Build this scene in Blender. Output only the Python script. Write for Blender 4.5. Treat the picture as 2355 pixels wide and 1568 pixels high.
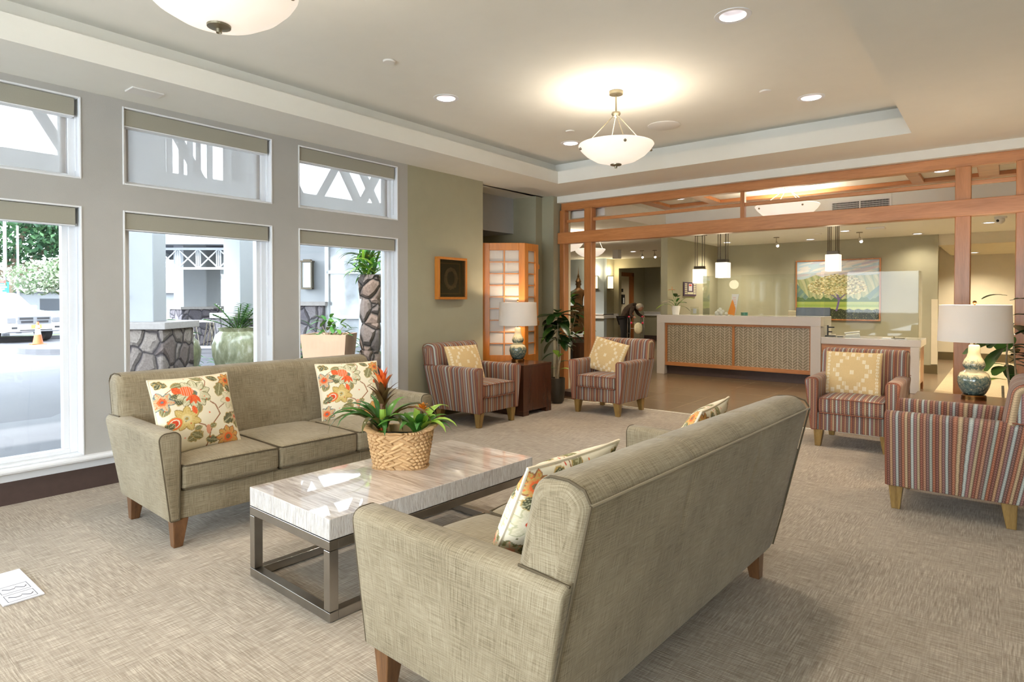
import bpy, bmesh, math, random
import numpy as np
from mathutils import Vector, Matrix, Euler
random.seed(7)
PI = math.pi
SC = bpy.context.scene
COL = SC.collection
for o in list(bpy.data.objects): bpy.data.objects.remove(o)

def S(r, g, b, a=1.0):
    f = lambda c: (c/255/12.92) if c/255 <= 0.04045 else ((c/255+0.055)/1.055)**2.4
    return (f(r), f(g), f(b), a)

# ---------------------------------------------------------------- camera
cam_d = bpy.data.cameras.new('camera'); cam = bpy.data.objects.new('camera', cam_d); COL.objects.link(cam)
cam_d.sensor_width = 36.0
cam_d.lens = 36.0*1415/2355
cam_d.shift_y = -(784-711.5)/2355
cam_d.clip_start = 0.05; cam_d.clip_end = 300
cam.location = (0, 0, 1.30)
cam.rotation_euler = (math.radians(90-0.85), 0, math.radians(38.72))
SC.camera = cam
# ---------------------------------------------------------------- world, sun, exposure
W = bpy.data.worlds.new('sky'); SC.world = W; W.use_nodes = True
bg = W.node_tree.nodes['Background']
bg.inputs[0].default_value = (0.84, 0.93, 1.0, 1); bg.inputs[1].default_value = 6.0
sun_d = bpy.data.lights.new('sun', 'SUN'); sun = bpy.data.objects.new('sun', sun_d); COL.objects.link(sun)
sun_d.energy = 4.0; sun_d.angle = math.radians(2); sun_d.color = (1, 0.96, 0.9)
sun.rotation_euler = Euler((math.radians(26), math.radians(22), 0))   # high, from the camera's side of the building
vs = SC.view_settings
vs.view_transform = 'Standard'; vs.look = 'None'; vs.exposure = 1.12; vs.gamma = 1.0; vs.use_curve_mapping = False
SC.cycles.use_denoising = True; SC.cycles.adaptive_threshold = 0.02
SC.cycles.max_bounces = 8; SC.cycles.diffuse_bounces = 4; SC.cycles.glossy_bounces = 3
SC.cycles.transmission_bounces = 6; SC.cycles.transparent_max_bounces = 12
SC.cycles.sample_clamp_indirect = 6.0
SC.cycles.caustics_reflective = False; SC.cycles.caustics_refractive = False

LG = 0.9      # common gain of the room's lamps
def lamp(name, kind, loc, energy, color=(1, .88, .74), size=0.05, rot=None, spot=None, blend=0.6, parent=None, sy=None):
    d = bpy.data.lights.new(name, kind); d.energy = energy*LG; d.color = color
    if kind == 'AREA':
        d.size = size
        if sy: d.shape = 'RECTANGLE'; d.size_y = sy
    else: d.shadow_soft_size = size
    if kind == 'SPOT': d.spot_size = math.radians(spot or 110); d.spot_blend = blend
    o = bpy.data.objects.new(name, d); COL.objects.link(o); o.location = loc
    if rot: o.rotation_euler = rot
    if parent: o.parent = parent
    return o

# ---------------------------------------------------------------- tagging
def tag(o, label=None, cat=None, group=None, kind=None):
    if label: o['label'] = label
    if cat: o['category'] = cat
    if group: o['group'] = group
    if kind: o['kind'] = kind
    return o
def thing(name, label, cat, loc=(0, 0, 0), rz=0.0, group=None):
    o = bpy.data.objects.new(name, None); COL.objects.link(o); o.empty_display_size = .1
    o.location = loc; o.rotation_euler = (0, 0, rz)
    return tag(o, label, cat, group)
def copy_tree(o, parent=None, loc=None, rz=None, label=None):
    c = o.copy(); COL.objects.link(c); c.parent = parent
    for ch in list(o.children): copy_tree(ch, c)
    if loc is not None: c.location = loc
    if rz is not None: c.rotation_euler = (0, 0, rz)
    if label: c['label'] = label
    return c

# ---------------------------------------------------------------- materials
MAT = {}
def N(nt, t, **k):
    n = nt.nodes.new(t)
    for a, v in k.items(): setattr(n, a, v)
    return n
def base(name):
    m = bpy.data.materials.new(name); m.use_nodes = True
    nt = m.node_tree; b = nt.nodes['Principled BSDF']; MAT[name] = m
    return m, nt, b
def ramp(nt, fac, stops, interp='LINEAR'):
    r = N(nt, 'ShaderNodeValToRGB'); r.color_ramp.interpolation = interp
    e = r.color_ramp.elements
    while len(e) > len(stops): e.remove(e[-1])
    while len(e) < len(stops): e.new(1.0)
    for i, (p, c) in enumerate(stops): e[i].position = p; e[i].color = c
    nt.links.new(fac, r.inputs[0]); return r.outputs[0]
def coords(nt, kind='Object', scale=(1, 1, 1), rot=(0, 0, 0)):
    tc = N(nt, 'ShaderNodeTexCoord'); mp = N(nt, 'ShaderNodeMapping')
    mp.inputs['Scale'].default_value = scale; mp.inputs['Rotation'].default_value = rot
    nt.links.new(tc.outputs[kind], mp.inputs[0]); return mp.outputs[0]
def noise(nt, vec, scale, detail=3, rough=.5, dist=0):
    n = N(nt, 'ShaderNodeTexNoise'); n.inputs['Scale'].default_value = scale; n.inputs['Detail'].default_value = detail
    n.inputs['Roughness'].default_value = rough; n.inputs['Distortion'].default_value = dist
    nt.links.new(vec, n.inputs['Vector']); return n.outputs['Fac']
def mathn(nt, op, a, b=None, c=None, clamp=False):
    m = N(nt, 'ShaderNodeMath', operation=op); m.use_clamp = clamp
    for i, v in enumerate((a, b, c)):
        if v is None: continue
        if isinstance(v, (int, float)): m.inputs[i].default_value = v
        else: nt.links.new(v, m.inputs[i])
    return m.outputs[0]
def mix(nt, f, a, b, bt='MIX'):
    m = N(nt, 'ShaderNodeMix', data_type='RGBA', blend_type=bt)
    for sock, v in ((m.inputs[0], f), (m.inputs[6], a), (m.inputs[7], b)):
        if isinstance(v, (int, float)): sock.default_value = v
        elif isinstance(v, tuple): sock.default_value = v
        else: nt.links.new(v, sock)
    return m.outputs[2]
def bump(nt, b, h, strength=.3, dist=.01):
    n = N(nt, 'ShaderNodeBump'); n.inputs['Strength'].default_value = strength; n.inputs['Distance'].default_value = dist
    nt.links.new(h, n.inputs['Height']); nt.links.new(n.outputs[0], b.inputs['Normal'])
def P(name, col, rough=.5, metal=0.0, var=0.0, vscale=6, bmp=0.0, bscale=60, coat=0.0, sheen=0.0, vs3=(1, 1, 1), spec=None, emit=None, es=0, sub=0):
    m, nt, b = base(name)
    b.inputs['Roughness'].default_value = rough; b.inputs['Metallic'].default_value = metal
    b.inputs['Coat Weight'].default_value = coat; b.inputs['Coat Roughness'].default_value = .05
    b.inputs['Sheen Weight'].default_value = sheen
    if spec is not None: b.inputs['Specular IOR Level'].default_value = spec
    if emit: b.inputs['Emission Color'].default_value = emit; b.inputs['Emission Strength'].default_value = es
    v = coords(nt, scale=vs3)
    f = noise(nt, v, vscale, 4)
    k = lambda s: tuple(max(0, min(1, c*s)) for c in col[:3])+(1,)
    nt.links.new(ramp(nt, f, [(.3, k(1-var)), (.7, k(1+var))]), b.inputs['Base Color'])
    if bmp: bump(nt, b, noise(nt, v, bscale, 3), bmp)
    return m
def wood(name, dark, light, rough=.35, axis=2, sc=1.0, coat=.15):
    m, nt, b = base(name)
    s = [14*sc, 14*sc, 14*sc]; s[axis] = 1.2*sc
    v = coords(nt, scale=tuple(s))
    f = noise(nt, v, 1.0, 6, .6, .6); g = noise(nt, v, 9.0, 2, .5, 0)
    f2 = mathn(nt, 'ADD', mathn(nt, 'MULTIPLY', f, .75), mathn(nt, 'MULTIPLY', g, .25))
    nt.links.new(ramp(nt, f2, [(.3, dark), (.68, light)]), b.inputs['Base Color'])
    b.inputs['Roughness'].default_value = rough; b.inputs['Coat Weight'].default_value = coat; b.inputs['Coat Roughness'].default_value = .2
    bump(nt, b, g, .06, .003)
    return m

P('wall_sage', S(166, 162, 138), .85, var=.02, bmp=.12, bscale=220)
P('wall_warm', S(176, 174, 170), .85, var=.02, bmp=.12, bscale=220)
P('wall_grey', S(176, 178, 180), .8, var=.02)
P('wall_cream', S(214, 204, 178), .85, var=.02)
P('wall_blue', S(176, 190, 200), .85, var=.02)
P('wall_sky_blue', S(120, 160, 190), .85, var=.02)
P('ceiling_paint', S(232, 231, 224), .9, var=.01, bmp=.05, bscale=260)
P('white_trim', S(232, 234, 238), .35, var=.01)
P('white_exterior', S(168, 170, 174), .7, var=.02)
P('brown_base', S(78, 62, 58), .5, var=.06, vscale=30)
P('olive_base', S(98, 84, 52), .6, var=.05)
P('shade_cassette', S(160, 157, 144), .8, var=.03, vscale=200)
P('metal', S(168, 164, 158), .28, 1.0, var=.08, vscale=9)
P('can_white', S(186, 184, 188), .3, var=.01)
P('nickel', S(150, 142, 122), .35, .9, var=.05)
P('dark_metal', S(92, 84, 72), .4, .9, var=.05)
P('bronze', S(120, 84, 46), .28, 1.0, var=.25, vscale=14)
P('black', S(22, 22, 24), .45, var=.1)
P('quartz', S(214, 208, 202), .16, var=.02, vscale=60, coat=.3)
P('plastic_white', S(228, 226, 222), .4, var=.02)
P('porcelain', S(238, 236, 230), .25, var=.02)
P('plaque_purple', S(74, 52, 84), .4, var=.05)
P('plaque_plate', S(226, 222, 190), .4, var=.05)
P('paper', S(222, 221, 226), .6, var=.01)
P('paper_line', S(70, 70, 84), .6)
P('concrete', S(92, 92, 98), .85, var=.06, vscale=3, bmp=.2, bscale=80)
P('kerb_white', S(166, 166, 170), .8, var=.04)
P('roof_shingle', S(96, 99, 108), .9, var=.12, vscale=40)
P('terracotta', S(188, 151, 127), .8, var=.05, vscale=4)
P('pot_dark', S(64, 58, 48), .55, var=.15, vscale=10, bmp=.2)
P('stone_cap', S(168, 161, 158), .8, var=.08, vscale=20, bmp=.3)
P('bark', S(118, 100, 84), .9, var=.25, vscale=30, bmp=.6, bscale=50)
P('bark_light', S(150, 136, 112), .8, var=.2, vscale=30, bmp=.3)
P('truck_white', S(201, 201, 203), .25, var=.01, coat=.4)
P('tyre', S(52, 52, 56), .8, var=.1)
P('hub', S(158, 159, 164), .35, .6)
P('truck_glass', S(120, 128, 136), .08, var=.02, coat=.6)
P('cone_orange', S(255, 92, 50), .5, var=.02)
P('teal_sign', S(50, 130, 128), .5)
P('sign_white', S(235, 240, 240), .5)
P('green_paint', S(110, 190, 100), .5)
P('red_paint', S(222, 72, 52), .5)
P('orange_card', S(240, 150, 60), .5, var=.1)
P('teal_mug', S(80, 140, 124), .3)
P('soil', S(50, 42, 34), .95, var=.3, vscale=40)
P('hair_white', S(214, 208, 196), .8, var=.2, vscale=60, bmp=.8, bscale=120)
P('jacket_brown', S(66, 52, 42), .9, var=.4, vscale=14, bmp=.3)
P('trousers_black', S(34, 32, 34), .9)
P('skin', S(196, 150, 124), .6, var=.04)
P('pink', S(228, 60, 96), .6)
P('bag_cream', S(214, 206, 172), .7, var=.12, vscale=14, bmp=.4, bscale=18)
P('strip_white', S(222, 214, 200), .5)
P('piping_dark', S(86, 74, 54), .85)
P('piping_light', S(232, 218, 190), .8)
P('thread_red', S(170, 52, 52), .8)
P('wreath', S(232, 186, 150), .9, var=.35, vscale=60, bmp=.8, bscale=80)
P('frame_inner', S(44, 34, 22), .5, var=.1)
P('frame_mat_line', S(220, 160, 104), .5)
P('monitor_grey', S(70, 74, 84), .3)
P('chair_beige', S(188, 176, 146), .6)
wood('cherry', S(156, 98, 50), S(198, 134, 80), axis=2)
wood('cherry_h', S(164, 104, 56), S(208, 144, 92), axis=0)
wood('shoji_wood', S(168, 98, 30), S(204, 130, 50), axis=2)
wood('leg_wood', S(116, 88, 44), S(170, 138, 80), axis=2, sc=3)
wood('sofa_leg_wood', S(84, 54, 32), S(128, 88, 54), axis=2, sc=3)
wood('walnut', S(62, 34, 22), S(88, 52, 34), rough=.25, axis=2, coat=.4)
wood('door_wood', S(120, 66, 24), S(160, 94, 40), axis=2)

def leaf_mat(name, c1, c2, rough=.4, trans=.25):
    m, nt, b = base(name)
    g = N(nt, 'ShaderNodeNewGeometry')
    col = ramp(nt, g.outputs['Random Per Island'], [(0, c1), (1, c2)])
    nt.links.new(col, b.inputs['Base Color']); b.inputs['Roughness'].default_value = rough
    tr = N(nt, 'ShaderNodeBsdfTranslucent'); nt.links.new(col, tr.inputs[0])
    mx = N(nt, 'ShaderNodeMixShader'); mx.inputs[0].default_value = trans
    nt.links.new(b.outputs[0], mx.inputs[1]); nt.links.new(tr.outputs[0], mx.inputs[2])
    nt.links.new(mx.outputs[0], nt.nodes['Material Output'].inputs[0])
leaf_mat('leaf_dark', S(24, 42, 20), S(52, 84, 34), .3)
leaf_mat('leaf_mid', S(50, 100, 36), S(104, 156, 60), .3)
leaf_mat('leaf_lime', S(140, 184, 60), S(170, 206, 84), .35)
leaf_mat('leaf_olive', S(58, 60, 28), S(96, 92, 46), .3)
leaf_mat('leaf_palm', S(36, 90, 36), S(75, 134, 57), .35)
leaf_mat('leaf_tree', S(27, 63, 41), S(68, 104, 62), .6)
leaf_mat('leaf_plumeria', S(49, 85, 36), S(164, 168, 147), .5)
leaf_mat('leaf_hedge', S(41, 73, 29), S(106, 122, 52), .5)
leaf_mat('petal_red', S(198, 66, 26), S(236, 120, 54), .4)
leaf_mat('petal_orange', S(226, 130, 36), S(244, 164, 64), .4)
leaf_mat('leaf_bronze', S(84, 70, 40), S(120, 76, 44), .35)
leaf_mat('petal_white', S(230, 224, 214), S(245, 242, 236), .5)

def glass(name, tint=(.96, .98, .98, 1), refl=.06):
    m = bpy.data.materials.new(name); m.use_nodes = True; nt = m.node_tree; nt.nodes.clear(); MAT[name] = m
    o = N(nt, 'ShaderNodeOutputMaterial'); t = N(nt, 'ShaderNodeBsdfTransparent'); t.inputs[0].default_value = tint
    g = N(nt, 'ShaderNodeBsdfGlossy'); g.inputs['Roughness'].default_value = .02
    fr = N(nt, 'ShaderNodeFresnel'); fr.inputs[0].default_value = 1.45
    f = mathn(nt, 'MULTIPLY', fr.outputs[0], refl/.04, clamp=True)
    mx = N(nt, 'ShaderNodeMixShader'); nt.links.new(f, mx.inputs[0])
    nt.links.new(t.outputs[0], mx.inputs[1]); nt.links.new(g.outputs[0], mx.inputs[2]); nt.links.new(mx.outputs[0], o.inputs[0])
glass('glass', refl=.035); glass('acrylic', (.94, .955, .94, 1), .022)
def translucent(name, col, trans=.5, see=0.0, rough=.8, emit=0.0, ecol=(1, .85, .65, 1), weave=0):
    m, nt, b = base(name)
    b.inputs['Base Color'].default_value = col; b.inputs['Roughness'].default_value = rough
    b.inputs['Emission Color'].default_value = ecol; b.inputs['Emission Strength'].default_value = emit
    if weave:
        v = coords(nt, scale=(weave, weave, weave)); bump(nt, b, noise(nt, v, 1, 2), .15)
    tr = N(nt, 'ShaderNodeBsdfTranslucent'); tr.inputs[0].default_value = col
    mx = N(nt, 'ShaderNodeMixShader'); mx.inputs[0].default_value = trans
    nt.links.new(b.outputs[0], mx.inputs[1]); nt.links.new(tr.outputs[0], mx.inputs[2])
    out = mx.outputs[0]
    if see:
        tp = N(nt, 'ShaderNodeBsdfTransparent'); m2 = N(nt, 'ShaderNodeMixShader'); m2.inputs[0].default_value = see
        nt.links.new(out, m2.inputs[1]); nt.links.new(tp.outputs[0], m2.inputs[2]); out = m2.outputs[0]
    nt.links.new(out, nt.nodes['Material Output'].inputs[0])
translucent('screen_fabric', S(226, 222, 218), .75, .38)
translucent('lamp_linen', S(226, 218, 208), .10, 0, weave=300)
translucent('rice_paper', S(232, 226, 218), .4)
def emis(name, col, s, rough=.4, spot=False):
    m, nt, b = base(name); b.inputs['Base Color'].default_value = (.8, .76, .7, 1); b.inputs['Roughness'].default_value = rough
    v = coords(nt); f = noise(nt, v, 7, 4, .6, .8)
    nt.links.new(ramp(nt, f, [(.3, tuple(c*.86 for c in col[:3])+(1,)), (.7, col)]), b.inputs['Emission Color'])
    b.inputs['Emission Strength'].default_value = s
emis('alabaster', (1, .86, .72, 1), .36)
emis('alabaster_near', (1, .88, .76, 1), .34)
emis('bulb', (1, .93, .9, 1), 3.0)
emis('bowl_inside', (1, .88, .72, 1), 3.6)
emis('sconce_glow', (1, .84, .52, 1), .8)
emis('glass_cube', (1, .93, .72, 1), .55)

# carpet: cross-woven loops, in 0.6 m tiles turned alternately
def carpet(name, c0, c1, c2, tile=.6):
    m, nt, b = base(name)
    tc = N(nt, 'ShaderNodeTexCoord'); sx = N(nt, 'ShaderNodeSeparateXYZ'); nt.links.new(tc.outputs['Object'], sx.inputs[0])
    def sn(sxv, syv, sc, d=2):
        mp = N(nt, 'ShaderNodeMapping'); mp.inputs['Scale'].default_value = (sxv, syv, 1); nt.links.new(tc.outputs['Object'], mp.inputs[0])
        return noise(nt, mp.outputs[0], sc, d, .6)
    a = sn(9, 170, 1.0); c = sn(170, 9, 1.0)
    chk = mathn(nt, 'MODULO', mathn(nt, 'ADD', mathn(nt, 'FLOOR', mathn(nt, 'DIVIDE', sx.outputs[0], tile)), mathn(nt, 'FLOOR', mathn(nt, 'DIVIDE', sx.outputs[1], tile))), 2)
    chk = mathn(nt, 'ABSOLUTE', chk)
    wa = mathn(nt, 'ADD', mathn(nt, 'MULTIPLY', chk, .36), .32)
    wv = mathn(nt, 'ADD', mathn(nt, 'MULTIPLY', a, wa), mathn(nt, 'MULTIPLY', c, mathn(nt, 'SUBTRACT', 1.0, wa)))
    big = sn(1.3, 1.3, 1.0, 3)
    f = mathn(nt, 'ADD', mathn(nt, 'MULTIPLY', wv, .85), mathn(nt, 'MULTIPLY', big, .15))
    nt.links.new(ramp(nt, f, [(.33, c0), (.5, c1), (.68, c2)]), b.inputs['Base Color'])
    b.inputs['Roughness'].default_value = .95; b.inputs['Specular IOR Level'].default_value = .15; b.inputs['Sheen Weight'].default_value = .2
    bump(nt, b, wv, .5, .006)
carpet('carpet', S(122, 108, 90), S(160, 146, 128), S(200, 188, 170))
carpet('carpet_pale', S(180, 160, 124), S(206, 186, 148), S(226, 208, 172))

def floor_tile():
    m, nt, b = base('floor_tile')
    v = coords(nt, scale=(1, 1, 1))
    br = N(nt, 'ShaderNodeTexBrick'); br.offset = 0.0; br.inputs['Scale'].default_value = 1.0
    br.inputs['Brick Width'].default_value = .62; br.inputs['Row Height'].default_value = .62; br.inputs['Mortar Size'].default_value = .004
    br.inputs['Color1'].default_value = S(116, 96, 74); br.inputs['Color2'].default_value = S(128, 106, 82); br.inputs['Mortar'].default_value = S(150, 130, 104)
    nt.links.new(v, br.inputs[0])
    f = noise(nt, v, 5, 4)
    nt.links.new(mix(nt, .25, br.outputs[0], ramp(nt, f, [(.3, S(88, 72, 56)), (.7, S(150, 128, 100))])), b.inputs['Base Color'])
    b.inputs['Roughness'].default_value = .24; b.inputs['Specular IOR Level'].default_value = .55
floor_tile()

def weave(name, dark, mid, light, sc=1.0, sheen=.15):
    m, nt, b = base(name)
    a = noise(nt, coords(nt, 'UV', (12*sc, 420*sc, 1)), 1, 3, .6); c = noise(nt, coords(nt, 'UV', (420*sc, 12*sc, 1)), 1, 3, .6)
    g = noise(nt, coords(nt, 'UV', (3, 3, 1)), 1, 2)
    f = mathn(nt, 'ADD', mathn(nt, 'MULTIPLY', mathn(nt, 'ADD', a, c), .40), mathn(nt, 'MULTIPLY', g, .20))
    nt.links.new(ramp(nt, f, [(.38, dark), (.49, mid), (.62, light)]), b.inputs['Base Color'])
    b.inputs['Roughness'].default_value = .8; b.inputs['Sheen Weight'].default_value = sheen; b.inputs['Sheen Roughness'].default_value = .4
    b.inputs['Specular IOR Level'].default_value = .25
    bump(nt, b, f, .35, .004)
weave('chenille', S(104, 92, 70), S(141, 128, 104), S(166, 154, 130))

def stripes():
    m, nt, b = base('stripe_fabric')
    tc = N(nt, 'ShaderNodeTexCoord'); sx = N(nt, 'ShaderNodeSeparateXYZ'); nt.links.new(tc.outputs['UV'], sx.inputs[0])
    u, v = sx.outputs[0], sx.outputs[1]
    wob = mathn(nt, 'MULTIPLY', noise(nt, coords(nt, 'UV', (3, 3, 1)), 1, 1), .006)
    uu = mathn(nt, 'ADD', u, wob)
    fr = mathn(nt, 'FRACT', mathn(nt, 'DIVIDE', uu, .25))
    seq = [S(166, 104, 80), S(132, 86, 78), S(184, 146, 112), S(140, 102, 100), S(176, 182, 178), S(128, 94, 88), S(172, 112, 88), S(194, 168, 134), S(142, 98, 84), S(188, 194, 188), S(156, 112, 110), S(182, 162, 132), S(150, 94, 80), S(178, 132, 106), S(134, 102, 98), S(166, 170, 160)]
    n = len(seq)
    colr = ramp(nt, fr, [(i/n, c) for i, c in enumerate(seq)], 'CONSTANT')
    cell = mathn(nt, 'FRACT', mathn(nt, 'MULTIPLY', fr, n))
    idx = mathn(nt, 'FLOOR', mathn(nt, 'MULTIPLY', fr, n))
    tri = mathn(nt, 'ABSOLUTE', mathn(nt, 'SUBTRACT', cell, .5))
    ph = mathn(nt, 'ADD', mathn(nt, 'DIVIDE', v, .0145), mathn(nt, 'ADD', mathn(nt, 'MULTIPLY', tri, 1.2), mathn(nt, 'MULTIPLY', idx, .37)))
    st = mathn(nt, 'ABSOLUTE', mathn(nt, 'SUBTRACT', mathn(nt, 'FRACT', ph), .5))       # 0..0.5
    h = mathn(nt, 'MULTIPLY', mathn(nt, 'SUBTRACT', .5, tri), mathn(nt, 'ADD', st, .3))
    dk = ramp(nt, mathn(nt, 'MULTIPLY', h, 2.2), [(.05, (.36, .33, .33, 1)), (.5, (1.0, 1.0, 1.0, 1)), (1.0, (1, 1, 1, 1))])
    lt = mathn(nt, 'GREATER_THAN', st, .42)
    c2 = mix(nt, mathn(nt, 'MULTIPLY', lt, .35), colr, S(206, 180, 140))
    nt.links.new(mix(nt, .85, c2, dk, 'MULTIPLY'), b.inputs['Base Color'])
    b.inputs['Roughness'].default_value = .85; b.inputs['Specular IOR Level'].default_value = .2; b.inputs['Sheen Weight'].default_value = .12
    bump(nt, b, h, .5, .004)
stripes()

def travertine():
    m, nt, b = base('travertine')
    v = coords(nt, scale=(1.2, 14, 14)); v2 = coords(nt, scale=(3, 34, 60))
    f = noise(nt, v2, 1, 6, .7, 1.5); g = noise(nt, v, 1, 3)
    nt.links.new(ramp(nt, mathn(nt, 'ADD', mathn(nt, 'MULTIPLY', f, .7), mathn(nt, 'MULTIPLY', g, .3)), [(.36, S(138, 122, 110)), (.5, S(190, 177, 166)), (.62, S(220, 212, 204))]), b.inputs['Base Color'])
    b.inputs['Roughness'].default_value = .35; b.inputs['Coat Weight'].default_value = 1.0; b.inputs['Coat Roughness'].default_value = .02
    bump(nt, b, f, .25, .004)
    m, nt, b = base('travertine_side')
    v = coords(nt, scale=(60, 60, 8)); f = noise(nt, v, 1, 6, .75, 2.0)
    nt.links.new(ramp(nt, f, [(.34, S(176, 166, 160)), (.46, S(206, 199, 192)), (.62, S(230, 227, 223))]), b.inputs['Base Color'])
    b.inputs['Roughness'].default_value = .5; b.inputs['Coat Weight'].default_value = .25
    bump(nt, b, f, .8, .01)
travertine()

def glaze():
    m, nt, b = base('lamp_glaze')
    v = coords(nt); tc = N(nt, 'ShaderNodeTexCoord'); sx = N(nt, 'ShaderNodeSeparateXYZ'); nt.links.new(tc.outputs['Object'], sx.inputs[0])
    f = noise(nt, v, 48, 6, .7, .6)
    hz = N(nt, 'ShaderNodeMapRange'); nt.links.new(sx.outputs[2], hz.inputs[0])
    # two bodies: cream shoulders running into blue-green below each
    z = sx.outputs[2]
    low = ramp(nt, z, [(.03, (.1, .1, .1, 1)), (.165, (.45, .45, .45, 1)), (.205, (1, 1, 1, 1)), (.235, (.25, .25, .25, 1)), (.30, (.85, .85, .85, 1)), (.36, (1, 1, 1, 1))])
    k = mathn(nt, 'ADD', mathn(nt, 'MULTIPLY', f, 1.3), mathn(nt, 'MULTIPLY', low, .62))
    nt.links.new(ramp(nt, k, [(.62, S(48, 70, 72)), (.82, S(96, 116, 108)), (1.0, S(150, 148, 122)), (1.0, S(206, 196, 160))]), b.inputs['Base Color'])
    b.inputs['Roughness'].default_value = .18; b.inputs['Coat Weight'].default_value = .8
glaze()

def rock(name, scale, cols, grout):
    m, nt, b = base(name)
    v = coords(nt, scale=(1, 1, .85))
    dis = noise(nt, v, 3, 2)
    vv = N(nt, 'ShaderNodeVectorMath', operation='ADD'); nt.links.new(v, vv.inputs[0])
    sc = N(nt, 'ShaderNodeVectorMath', operation='SCALE'); sc.inputs[3].default_value = .12
    cmb = N(nt, 'ShaderNodeCombineXYZ'); nt.links.new(dis, cmb.inputs[0]); nt.links.new(noise(nt, v, 4.3, 2), cmb.inputs[1]); nt.links.new(noise(nt, v, 3.7, 2), cmb.inputs[2])
    nt.links.new(cmb.outputs[0], sc.inputs[0]); nt.links.new(sc.outputs[0], vv.inputs[1])
    a = N(nt, 'ShaderNodeTexVoronoi'); a.inputs['Scale'].default_value = scale; nt.links.new(vv.outputs[0], a.inputs[0])
    e = N(nt, 'ShaderNodeTexVoronoi', feature='DISTANCE_TO_EDGE'); e.inputs['Scale'].default_value = scale; nt.links.new(vv.outputs[0], e.inputs[0])
    hsv = N(nt, 'ShaderNodeSeparateColor'); nt.links.new(a.outputs['Color'], hsv.inputs[0])
    cc = ramp(nt, hsv.outputs[0], [(i/(len(cols)-1), c) for i, c in enumerate(cols)])
    pit = noise(nt, v, 40, 4, .7)
    cc = mix(nt, .5, cc, ramp(nt, pit, [(.35, (.35, .33, .33, 1)), (.6, (1, 1, 1, 1))]), 'MULTIPLY')
    ed = ramp(nt, e.outputs[0], [(.02, (0, 0, 0, 1)), (.07, (1, 1, 1, 1))])
    nt.links.new(mix(nt, ed, grout, cc), b.inputs['Base Color'])
    b.inputs['Roughness'].default_value = .9
    hh = mathn(nt, 'ADD', ramp(nt, e.outputs[0], [(0, (0, 0, 0, 1)), (.18, (1, 1, 1, 1))]), mathn(nt, 'MULTIPLY', pit, .25))
    bump(nt, b, hh, 1.0, .05)
rock('lava_rock', 4.2, [S(122, 110, 104), S(162, 150, 142), S(98, 90, 92), S(138, 120, 112)], S(70, 62, 64))
rock('lava_rock_far', 4.0, [S(120, 112, 118), S(150, 142, 146), S(104, 98, 106)], S(72, 68, 76))
rock('lava_dark', 5.0, [S(92, 80, 76), S(120, 108, 104), S(134, 112, 100)], S(42, 36, 36))

def urn_glaze():
    m, nt, b = base('urn_glaze')
    v = coords(nt, scale=(1, 1, .35)); f = noise(nt, v, 16, 5, .65)
    nt.links.new(ramp(nt, f, [(.35, S(130, 134, 102)), (.55, S(168, 168, 136)), (.68, S(206, 206, 190))]), b.inputs['Base Color'])
    b.inputs['Roughness'].default_value = .3; b.inputs['Coat Weight'].default_value = .3
urn_glaze()

def chevron():
    m, nt, b = base('chevron_tile')
    tc = N(nt, 'ShaderNodeTexCoord'); sx = N(nt, 'ShaderNodeSeparateXYZ'); nt.links.new(tc.outputs['UV'], sx.inputs[0])
    u = mathn(nt, 'DIVIDE', sx.outputs[0], .152); cu = mathn(nt, 'FRACT', u)
    fold = mathn(nt, 'ABSOLUTE', mathn(nt, 'SUBTRACT', cu, .5))            # 0 centre, .5 edges
    ph = mathn(nt, 'DIVIDE', mathn(nt, 'ADD', sx.outputs[1], mathn(nt, 'MULTIPLY', fold, .152*.85)), .046)
    l1 = mathn(nt, 'LESS_THAN', mathn(nt, 'FRACT', ph), .16)
    l2 = mathn(nt, 'LESS_THAN', fold, .02); l3 = mathn(nt, 'GREATER_THAN', fold, .48)
    ln = mathn(nt, 'MAXIMUM', l1, mathn(nt, 'MAXIMUM', l2, l3))
    g = noise(nt, coords(nt, 'UV', (8, 8, 1)), 1, 3)
    nt.links.new(mix(nt, ln, ramp(nt, g, [(.3, S(132, 120, 98)), (.7, S(152, 140, 116))]), S(214, 202, 178)), b.inputs['Base Color'])
    b.inputs['Roughness'].default_value = .4
chevron()
def asphalt():
    m, nt, b = base('asphalt')
    v = coords(nt); f = noise(nt, v, 90, 3); g = noise(nt, v, .5, 3)
    nt.links.new(ramp(nt, mathn(nt, 'ADD', mathn(nt, 'MULTIPLY', f, .5), mathn(nt, 'MULTIPLY', g, .5)), [(.35, S(58, 58, 66)), (.65, S(76, 75, 82))]), b.inputs['Base Color'])
    b.inputs['Roughness'].default_value = .85
asphalt()
def painted(name, rough=.85, bm=.15):
    m, nt, b = base(name)
    a = N(nt, 'ShaderNodeAttribute'); a.attribute_name = 'Paint'
    nt.links.new(a.outputs['Color'], b.inputs['Base Color']); b.inputs['Roughness'].default_value = rough
    b.inputs['Specular IOR Level'].default_value = .2
    bump(nt, b, noise(nt, coords(nt, scale=(1, 1, 1)), 320, 2), bm, .003)
painted('floral_cloth'); painted('ikat_cloth'); painted('canvas_paint', .5, .1)
def basketmat():
    m, nt, b = base('seagrass')
    f = noise(nt, coords(nt, 'UV', (40, 160, 1)), 1, 4, .6); g = noise(nt, coords(nt, 'UV', (6, 6, 1)), 1, 2)
    nt.links.new(ramp(nt, mathn(nt, 'ADD', mathn(nt, 'MULTIPLY', f, .6), mathn(nt, 'MULTIPLY', g, .4)), [(.35, S(160, 118, 74)), (.6, S(218, 180, 130))]), b.inputs['Base Color'])
    b.inputs['Roughness'].default_value = .65
basketmat()
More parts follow.
